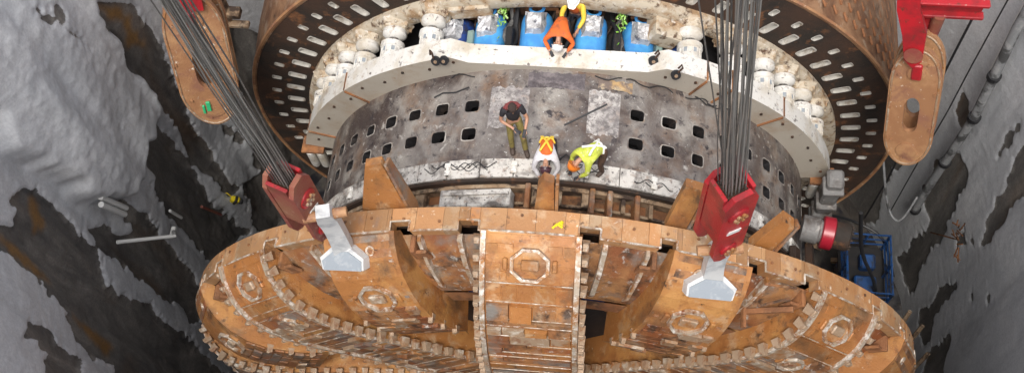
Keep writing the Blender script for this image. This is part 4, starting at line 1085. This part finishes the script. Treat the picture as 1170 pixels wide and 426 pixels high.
mb = MB(); mb.box(Matrix.Translation(P + Vector((.03, -.03, .02))) @ Matrix.Rotation(.6, 4, 'Y'), .10, .25, .31, .03); mb.box(Matrix.Translation(P + Vector((.18, 0, -.1))), .14, .18, .14, .03); mb.build('band', M['rubber'], lamp)
mb = MB(); mb.tube([P, P + Vector((-.2, .1, .3)), P + Vector((-.35, .1, .35))], .02, 6); mb.build('lead', M['yellow'], lamp)
P = wpt(10.45, -3.5, .3); mb = MB(); rnd = random.Random(5)
for k in range(16): q = P + Vector((rnd.uniform(-.1, .05), rnd.uniform(-.5, .5), rnd.uniform(-.25, .25))); mb.tube([q, q + Vector((rnd.uniform(-.1, .1), rnd.uniform(-.3, .3), rnd.uniform(-.3, .3)))], .022, 5)
mb.tube([P, P + Vector((-.05, .7, -1.4)), P + Vector((-.1, 1.2, -2.4))], .025, 5)
tag(mb.build('rebar_tangle', M['rust'], None), 'rusty tangle of bent rebar poking out of the right wall', 'rebar')
# blue cage far below on the right
cg = thing('work_platform', (9.6, 5.0, -7.2), 'small blue railed work platform deep down on the right beside the wheel', 'work platform')
mb = MB(); cx, cy, cz = 9.75, 5.2, -6.4
for x in (-.7, .0, .7):
    for y in (-1.0, 0, 1.0): 
        if x == 0 and y == 0: continue
        mb.tube([(cx + x, cy + y, cz - .8), (cx + x, cy + y, cz + .4)], .05, 6)
for z in (.4, 0, -.4):
    mb.tube([(cx - .7, cy - 1, cz + z), (cx + .7, cy - 1, cz + z), (cx + .7, cy + 1, cz + z), (cx - .7, cy + 1, cz + z), (cx - .7, cy - 1, cz + z)], .045, 6)
BLU = mat('platform_blue', (.015, .07, .22), .5, 0, [((.02, .03, .06), 3, .5, .6)])
mb.build('railing', BLU, cg)
mb = MB(); mb.box((cx, cy, cz - .85), 1.5, 2.1, .1, .02); mb.build('deck', M['black'], cg)
mb = MB(); mb.box((cx, cy - .5, cz - .5), .7, .6, .6, .05); mb.box((cx + .15, cy + .4, cz - .6), .5, .5, .4, .05); mb.build('equipment_box', BLU, cg)
mb = MB(); mb.box((cx, cy, cz - 1.6), 1.2, 1.6, 1.2, .05); mb.box((cx - .1, cy - .6, cz - 3.0), .5, .5, 2.2, .05); mb.build('lift_base', M['navy'], cg)
for i, (p, q, lab) in enumerate((((10.1, 2.2, -8.6), (10.9, 3.6, -5.8), 'long brown pole leaning on the right wall nearest the wheel rim'), ((10.4, 1.9, -8.6), (11.2, 3.1, -5.6), 'long brown pole leaning on the right wall, middle of three'), ((10.8, 1.6, -8.8), (11.5, 2.4, -6.2), 'long brown pole leaning on the right wall, rightmost of three'))):
    mb = MB(); mb.tube([p, q], .07, 8); tag(mb.build('wooden_pole', M['wood'], None), lab, 'pole', 'poles leaning by the right wall')
for i, (pts, r_, lab) in enumerate((
    ([(8.6, 5.2, -2.0), (9.2, 5.0, -4.6), (10.0, 4.4, -6.4), (10.3, 3.6, -9.5)], .06, 'black hose drooping past the blue work platform'),
    ([(9.6, 7.6, -3.2), (10.2, 6.9, -5.2), (10.6, 6.5, -5.4), (10.9, 6.9, -4.4)], .04, 'thin pale cable looping on the right wall above the blue work platform'),
    ([(8.3, 6.6, -5.5), (9.4, 6.9, -6.6), (10.4, 6.4, -6.8), (10.9, 5.4, -7.6)], .05, 'dark cable sagging between the ring and the right shaft wall'))):
    P_ = [Vector(p) for p in pts]; sm = []
    for k in range(13):
        t = k / 12 * 3; j = min(int(t), 2); u_ = t - j; a_ = P_[max(j - 1, 0)]; b_ = P_[j]; c_ = P_[j + 1]; d_ = P_[min(j + 2, 3)]
        sm.append(.5 * ((2 * b_) + (c_ - a_) * u_ + (2 * a_ - 5 * b_ + 4 * c_ - d_) * u_ ** 2 + (3 * b_ - a_ - 3 * c_ + d_) * u_ ** 3))
    mb = MB(); mb.tube(sm, r_, 8); tag(mb.build('pit_cable', M['rubber'] if i != 1 else M['pipe'], None, True), lab, 'cable')
deb = MB(); rnd = random.Random(9)
for k in range(60):
    x, y = rnd.uniform(6, 11), rnd.uniform(0, 9)
    if math.hypot(x, y - SY) > 11.3: continue
    deb.box(Matrix.Translation((x, y, FLOOR + rnd.uniform(0, .6))) @ Matrix.Rotation(rnd.uniform(0, 3), 4, 'Z') @ Matrix.Rotation(rnd.uniform(-.5, .5), 4, 'X'), rnd.uniform(.1, 1.4), rnd.uniform(.1, .4), rnd.uniform(.1, .5))
d_ = deb.build('floor_debris', M['wood']); tag(d_, 'heap of broken boards and rubble on the dark shaft floor at the right', 'debris', None, 'stuff')

# ------------------------------------------------------------------ people
def skin_obj(name, verts, edges, radii, mt, parent, sub=1):
    me = bpy.data.meshes.new(name); o0 = Vector(parent.location) if parent.parent is None else Vector(parent.parent.location)
    me.from_pydata([tuple(Vector(v) - o0) for v in verts], edges, [])
    o = bpy.data.objects.new(name, me); COL.objects.link(o); o.parent = parent
    sk = o.modifiers.new('skin', 'SKIN'); sk.use_smooth_shade = True
    for i, r in enumerate(radii):
        d = me.skin_vertices[0].data[i]; r = r if isinstance(r, tuple) else (r, r); d.radius = r; d.use_root = (i == 0)
    ss = o.modifiers.new('sub', 'SUBSURF'); ss.levels = sub; ss.render_levels = sub
    me.materials.append(mt); return o
def person(name_label, loc, rz, J, cl, scale=.98, group='workers on the machine'):
    """J: joint dict in a frame facing -Y; cl: clothing materials"""
    t = thing('person', loc, name_label, 'person', group)
    Mx = Matrix.Translation(loc) @ Matrix.Rotation(rz, 4, 'Z') @ Matrix.Diagonal((scale, scale, scale, 1))
    g = lambda k: Mx @ Vector(J[k]) if isinstance(k, str) else Mx @ Vector(k)
    V = []; E_ = []; Rr = []
    def add(p, r, par=None):
        V.append(g(p)); Rr.append(tuple(x * scale for x in r) if isinstance(r, tuple) else r * scale)
        if par is not None: E_.append((par, len(V) - 1))
        return len(V) - 1
    pel = add('pelvis', (.115, .09)); wa = add('waist', (.11, .08), pel); ch = add('chest', (.125, .085), wa); nk = add('neck', .052, ch)
    hd = Vector(J['head']); up = (hd - Vector(J['neck'])).normalized()
    h0 = add(tuple(hd - up * .06), (.065, .07), nk); h1 = add('head', (.078, .092), h0); h2 = add(tuple(hd + up * .07), (.058, .07), h1)
    for s_ in ('L', 'R'):
        sh = add('sh' + s_, .062, ch); el = add('el' + s_, .043, sh); wr = add('wr' + s_, .030, el)
        w = Vector(J['wr' + s_]); d = (w - Vector(J['el' + s_])).normalized(); side = d.cross(Vector((0, 0, 1))).normalized(); side = side if s_ == 'L' else -side
        palm = w + d * .07; pm = add(tuple(palm), (.038, .02), wr)
        dn = side.cross(d).normalized()
        for q, fl_ in ((-.028, .07), (-.010, .085), (.010, .08), (.028, .062)):
            b0 = add(tuple(palm + d * .04 + side * q), .0095, pm); b1 = add(tuple(palm + d * (.04 + fl_ * .55) + side * q * 1.1 - Vector((0, 0, .012))), .009, b0); add(tuple(palm + d * (.04 + fl_ * .85) + side * q * 1.1 - Vector((0, 0, .04))), .008, b1)
        tb = add(tuple(w + d * .03 + side * -.035), .012, wr); add(tuple(w + d * .075 + side * -.06 - Vector((0, 0, .015))), .010, tb)
        hp = add('hip' + s_, .085, pel); kn = add('kn' + s_, .058, hp); an = add('an' + s_, .028, kn); add(tuple(Vector(J['an' + s_]).lerp(Vector(J['to' + s_]), .5)), (.02, .015), an)
    skin_obj('body', V, E_, Rr, cl['skin'], t, 1)
    # face: nose, eyes, ears on the front of the head
    fwd = (Vector((0, -1, 0)) - up * Vector((0, -1, 0)).dot(up)).normalized(); sd = up.cross(fwd)
    mb = MB()
    def fr_(p): return Mx @ Vector(p)
    n0 = hd + fwd * .098; mb.tube([fr_(n0 + up * .02), fr_(n0 + fwd * .02 - up * .02), fr_(n0 - up * .03)], [.006, .013, .01], 6)
    for q in (-1, 1): mb.tube([fr_(hd + sd * q * .078 + up * .02), fr_(hd + sd * q * .088), fr_(hd + sd * q * .078 - up * .03)], [.008, .015, .007], 6)
    mb.build('face_features', cl['skin'], t, True)
    mb = MB()
    for q in (-1, 1): mb.lathe(Matrix.Translation(fr_(hd + fwd * .085 + sd * q * .03 + up * .015)), [(.0, -.008), (.009, 0), (0, .008)], 8)
    mb.tube([fr_(hd + fwd * .09 - up * .05 - sd * .02), fr_(hd + fwd * .093 - up * .05 + sd * .02)], .004, 5)
    mb.build('eyes_and_mouth', M['hair'], t)
    # shirt
    V2 = []; E2 = []; R2 = []
    def a2(p, r, par=None):
        V2.append(g(p)); R2.append(tuple(x * scale for x in r) if isinstance(r, tuple) else r * scale)
        if par is not None: E2.append((par, len(V2) - 1))
        return len(V2) - 1
    p0 = a2('pelvis', (.155, .135)); p1 = a2('waist', (.16, .14), p0); p2 = a2('chest', (.19, .16), p1); pn = Vector(J['chest']).lerp(Vector(J['neck']), .62); a2(tuple(pn), .088, p2)
    for s_ in ('L', 'R'):
        sh = a2('sh' + s_, .085, p2); e = Vector(J['sh' + s_]).lerp(Vector(J['el' + s_]), 1 if cl['long'] else .65); el = a2(tuple(e), .06, sh)
        if cl['long']: a2(tuple(Vector(J['el' + s_]).lerp(Vector(J['wr' + s_]), .9)), .045, el)
    skin_obj('shirt', V2, E2, R2, cl['shirt'], t, 1)
    V2 = []; E2 = []; R2 = []
    p0 = a2('pelvis', (.15, .125)); a2(tuple(Vector(J['pelvis']).lerp(Vector(J['waist']), .4)), (.14, .115), p0)
    for s_ in ('L', 'R'):
        hp = a2('hip' + s_, .10, p0); kn = a2('kn' + s_, .076, hp); a2(tuple(Vector(J['kn' + s_]).lerp(Vector(J['an' + s_]), 1.0)), .064, kn)
    skin_obj('trousers', V2, E2, R2, cl['trousers'], t, 1)
    for s_ in ('L', 'R'):
        V2 = []; E2 = []; R2 = []
        a_ = Vector(J['an' + s_]); to = Vector(J['to' + s_]); a0 = a2(tuple(a_ + Vector((0, 0, .10))), .062); a1 = a2(tuple(a_ - Vector((0, 0, .01))), .068, a0); a2(tuple(to), (.058, .042), a1)
        skin_obj('boot', V2, E2, R2, M['boot'], t, 1)
    if cl.get('gloves'):
        for s_ in ('L', 'R'):
            w = Vector(J['wr' + s_]); d = (w - Vector(J['el' + s_])).normalized(); V2 = []; E2 = []; R2 = []
            b0 = a2(tuple(w - d * .03), .042); b1 = a2(tuple(w + d * .06), (.048, .032), b0)
            side = d.cross(Vector((0, 0, 1))).normalized()
            for q in (-.03, -.01, .01, .03): f1 = a2(tuple(w + d * .13 + side * q), .014, b1); a2(tuple(w + d * .165 + side * q * 1.1 - Vector((0, 0, .02))), .012, f1)
            skin_obj('glove', V2, E2, R2, M['glove'], t, 1)
    # vest: a panel hugging the torso, with tape
    if cl.get('vest'):
        V2 = []; E2 = []; R2 = []
        p0 = a2(tuple(Vector(J['pelvis']).lerp(Vector(J['waist']), .3)), (.17, .15)); p1 = a2('waist', (.175, .155), p0); p2 = a2('chest', (.20, .175), p1); a2(tuple(pn), (.11, .10), p2)
        vo = skin_obj('vest', V2, E2, R2, cl['vest'], t, 1)
        # crossed tape on the back
        ax = (Vector(J['chest']) - Vector(J['pelvis'])).normalized(); bk = (Vector((0, 1, 0)) + Vector((0, 0, .0))); bk = (bk - ax * bk.dot(ax)).normalized()
        if bk.z < 0 and abs(bk.z) > .5: bk = -bk
        sx = ax.cross(bk)
        C0 = Vector(J['chest']); W0 = Vector(J['waist']).lerp(Vector(J['pelvis']), .3)
        mb = MB()
        for q in (-1, 1):
            pts = [C0 + ax * .12 + sx * q * .13 + bk * .12, C0 + sx * q * .06 + bk * .175, C0.lerp(W0, .5) + bk * .170, W0 - sx * q * .09 + bk * .155, W0 - ax * .05 - sx * q * .13 + bk * .12]
            mb.tube([fr_(p) for p in pts], .026 * scale, 6)
        mb.tube([fr_(W0 + sx * x + bk * z) for x, z in ((-.165, 0), (-.12, .11), (0, .145), (.12, .11), (.165, 0))], .024 * scale, 6)
        mb.build('reflective_tape', cl.get('tape', M['reflect']), t, True)
    # helmet or hair
    Z_ = up; Xx = sd; Yy = fwd
    cpt = hd + up * .035
    HM = Mx @ Matrix(((Xx.x, -Yy.x, Z_.x, cpt.x), (Xx.y, -Yy.y, Z_.y, cpt.y), (Xx.z, -Yy.z, Z_.z, cpt.z), (0, 0, 0, 1)))
    mb = MB()
    if cl.get('hat'):
        D = Matrix.Diagonal((1, 1.22, 1, 1))
        mb.lathe(HM @ D, [(.150, -.01), (.148, .0), (.128, .008), (.127, .04), (.115, .085), (.085, .122), (.045, .142), (0, .148)], 28)
        ho = mb.build('hard_hat', cl['hat'], t, True)
        mb = MB(); mb.prism(HM @ Matrix.Translation((0, -.185, -.004)), [(-.10, .06), (.10, .06), (.085, -.01), (.05, -.045), (-.05, -.045), (-.085, -.01)], .012)
        mb.tube([HM @ Vector((0, y, z)) for y, z in ((-.15, .05), (-.10, .115), (0, .152), (.10, .115), (.15, .05))], .012 * scale, 6); mb.build('hat_brim_and_ridge', cl['hat'], ho, True)
    else:
        mb.lathe(HM @ Matrix.Diagonal((1, 1.2, 1, 1)), [(.080, -.05), (.093, -.01), (.094, .03), (.085, .065), (.05, .092), (0, .10)], 22)
        mb.build('hair', M['hair'], t, True)
    return t, Mx
sgnx = {'L': 1, 'R': -1}
def stand(lean=.3, arms=None):
    J = dict(pelvis=(0, .04, .95), waist=(0, .01, 1.13), chest=(0, -.03, 1.36), neck=(0, -.08, 1.53), head=(0, -.14, 1.68))
    for s_, x in sgnx.items():
        J['sh' + s_] = (.19 * x, -.05, 1.46); J['hip' + s_] = (.09 * x, .05, .87); J['kn' + s_] = (.12 * x, -.05, .48); J['an' + s_] = (.13 * x, .05, .08); J['to' + s_] = (.15 * x, -.12, .035)
    return J
def bend():
    J = dict(pelvis=(0, .20, .88), waist=(0, .06, 1.02), chest=(0, -.20, 1.10), neck=(0, -.40, 1.06), head=(0, -.52, .99))
    for s_, x in sgnx.items():
        J['sh' + s_] = (.19 * x, -.32, 1.06); J['hip' + s_] = (.10 * x, .20, .82); J['kn' + s_] = (.14 * x, .04, .45); J['an' + s_] = (.15 * x, .10, .08); J['to' + s_] = (.17 * x, -.08, .035)
        J['el' + s_] = (.26 * x, -.40, .80); J['wr' + s_] = (.14 * x, -.54, .60)
    return J
def kneel():
    J = dict(pelvis=(0, .25, .42), waist=(0, .10, .55), chest=(0, -.16, .66), neck=(0, -.36, .66), head=(0, -.48, .62))
    for s_, x in sgnx.items():
        J['sh' + s_] = (.19 * x, -.27, .62); J['hip' + s_] = (.10 * x, .24, .36); J['kn' + s_] = (.17 * x, -.10, .10); J['an' + s_] = (.13 * x, .36, .08); J['to' + s_] = (.13 * x, .50, .04)
        J['el' + s_] = (.27 * x, -.38, .36); J['wr' + s_] = (.14 * x, -.52, .16)
    return J
def ongr(a, y, r=DR): return cyl(a, r + .012, y)

J = stand(); J.update(elL=(.27, -.26, 1.14), wrL=(.14, -.50, 1.06), elR=(-.28, -.20, 1.13), wrR=(-.02, -.46, 1.05), anL=(.16, -.06, .08), toL=(.2, -.22, .035), knL=(.15, -.14, .47)); J.update(pelvis=(0, .20, .93), waist=(0, .20, 1.11), chest=(0, .20, 1.34), neck=(0, .14, 1.51), head=(0, .07, 1.65), shL=(.19, .17, 1.44), shR=(-.19, .17, 1.44), hipL=(.1, .18, .87), hipR=(-.1, .18, .87), knL=(.15, -.05, .50), knR=(-.12, .0, .48), anL=(.17, -.20, .08), toL=(.2, -.38, .035), anR=(-.12, -.08, .08), toR=(-.13, -.26, .035), elL=(.29, .02, 1.17), wrL=(.20, -.22, 1.10), elR=(-.29, .08, 1.16), wrR=(-.02, -.14, 1.08))
tA, MA = person('bareheaded worker in black t-shirt and olive trousers standing on the grey drum', ongr(-6.4, 2.58), R(14), J, dict(skin=M['skin'], shirt=M['tee'], long=False, trousers=M['olive'], gloves=True))
mb = MB(); mb.tube([MA @ Vector(p) for p in ((-.16, .14, 1.50), (-.10, .22, 1.51), (0, .25, 1.52), (.10, .22, 1.51), (.16, .14, 1.50))], .055, 8); mb.build('maroon_hood', M['maroon'], tA, True)
J = kneel()
person('worker in white shirt and orange vest with crossed yellow tape kneeling head down', ongr(-.2, 2.28), R(2), J, dict(skin=M['skin'], shirt=M['whiteshirt'], long=True, trousers=M['darkpants'], vest=M['hiorange'], hat=M['hatdark'], gloves=True))
J = bend()
tC, MC = person('worker in fluorescent yellow shirt and orange hard hat bending over beside a kneeling worker', ongr(9.0, 2.12), R(-48), J, dict(skin=M['skin'], shirt=M['hiyellow'], long=True, trousers=M['brownpants'], vest=M['hiyellow'], tape=M['silvertape'], hat=M['hatorange'], gloves=True))
J = bend(); J.update(elL=(.34, -.38, .86), wrL=(.20, -.56, .70), elR=(-.34, -.38, .86), wrR=(-.18, -.56, .70))
person('worker in orange shirt and white hard hat leaning over the white flange', cyl(.3, 6.3, 5.42) + Vector((0, 0, -.35)), R(-4), J, dict(skin=M['skin'], shirt=M['hiorange'], long=True, trousers=M['darkpants'], hat=M['hatwhite'], gloves=True))
J = stand(); J.update(elL=(.27, -.26, 1.14), wrL=(.17, -.48, .98), elR=(-.27, -.26, 1.14), wrR=(-.17, -.48, .98))
person('worker in clean white hard hat and yellow sleeves standing behind the orange-shirted worker', cyl(2.4, 6.0, 6.05) + Vector((0.05, 0, -.45)), R(-10), J, dict(skin=M['skin'], shirt=M['reflect'], long=True, trousers=M['darkpants'], vest=M['hiorange'], hat=M['hatwhite']))
# bar and hoses near the workers
mb = MB(); mb.tube([ongr(2.6, 2.95) + Vector((0, 0, .35)), ongr(10.6, 3.5) + Vector((0, 0, .5))], .022, 8)
tag(mb.build('pry_bar', M['rubber'], None, True), 'long thin black bar held across behind the yellow-shirted worker', 'bar')
mb = MB(); pts = [ongr(-1.5 + .8 * i, 2.30 + .12 * sin(i * 1.3)) + Vector((0, 0, .02)) for i in range(8)]; mb.tube(pts, .018, 6)
tag(mb.build('air_hose', M['rubber'], None, True), 'dark air hose snaking on the drum beside the kneeling worker', 'hose')
# hoses lying along the left of the drum
mb = MB(); mb.tube([ongr(-26, 3.98), ongr(-24, 4.06), ongr(-21, 4.02), ongr(-18, 4.12)], .02, 6); tag(mb.build('steel_cable', M['rubber'], None, True), 'short dark cable end on the drum below the left pulleys', 'cable')
bpy.data.objects.remove(proto_tooth)

# ------------------------------------------------------------------ light, sky, camera
w = bpy.data.worlds.new('World'); sc.world = w; w.use_nodes = True; nt = w.node_tree
sky = nt.nodes.new('ShaderNodeTexSky'); sky.sky_type = 'NISHITA'; sky.sun_disc = False
SUN_EL, SUN_AZ = 66, 182      # azimuth measured clockwise from +Y
sky.sun_elevation = R(SUN_EL); sky.sun_rotation = R(SUN_AZ); sky.dust_density = 4; sky.air_density = 1.0; sky.altitude = 0
hs = nt.nodes.new('ShaderNodeHueSaturation'); hs.inputs['Saturation'].default_value = .35; nt.links.new(sky.outputs[0], hs.inputs['Color']); nt.links.new(hs.outputs[0], nt.nodes['Background'].inputs[0]); nt.nodes['Background'].inputs[1].default_value = .15
sl = bpy.data.lights.new('sun', 'SUN'); sl.energy = 1.6; sl.angle = R(20); sl.color = (1, .96, .9)
so_ = bpy.data.objects.new('sun', sl); COL.objects.link(so_)
d = Vector((sin(R(SUN_AZ)) * cos(R(SUN_EL)), cos(R(SUN_AZ)) * cos(R(SUN_EL)), sin(R(SUN_EL))))
so_.rotation_euler = d.to_track_quat('Z', 'Y').to_euler()

pit, roll, psi = R(65.5), R(-8.8), R(-13.7); c0v = Vector((.34, 8.09, -27.94))
c, s = cos(pit), sin(pit); Fv = Vector((0, c, -s)); Uv = Vector((0, s, c)); Rv = Vector((1, 0, 0))
R2 = cos(roll) * Rv + sin(roll) * Uv; U2 = -sin(roll) * Rv + cos(roll) * Uv
Mz = Matrix.Rotation(-psi, 3, 'Z'); Fv = Mz @ Fv; Uv = Mz @ U2; Rv = Mz @ R2; Cp = Mz @ (-c0v)
cd = bpy.data.cameras.new('camera'); cam = bpy.data.objects.new('camera', cd); COL.objects.link(cam); sc.camera = cam
cam.matrix_world = Matrix(((Rv.x, Uv.x, -Fv.x, Cp.x), (Rv.y, Uv.y, -Fv.y, Cp.y), (Rv.z, Uv.z, -Fv.z, Cp.z), (0, 0, 0, 1)))
cd.sensor_width = 36; cd.lens = 36 * 1250 / 1170; cd.clip_end = 1000; cd.clip_start = .1
sc.view_settings.view_transform = 'Standard'; sc.view_settings.look = 'None'; sc.view_settings.exposure = 0.72; sc.view_settings.gamma = 1
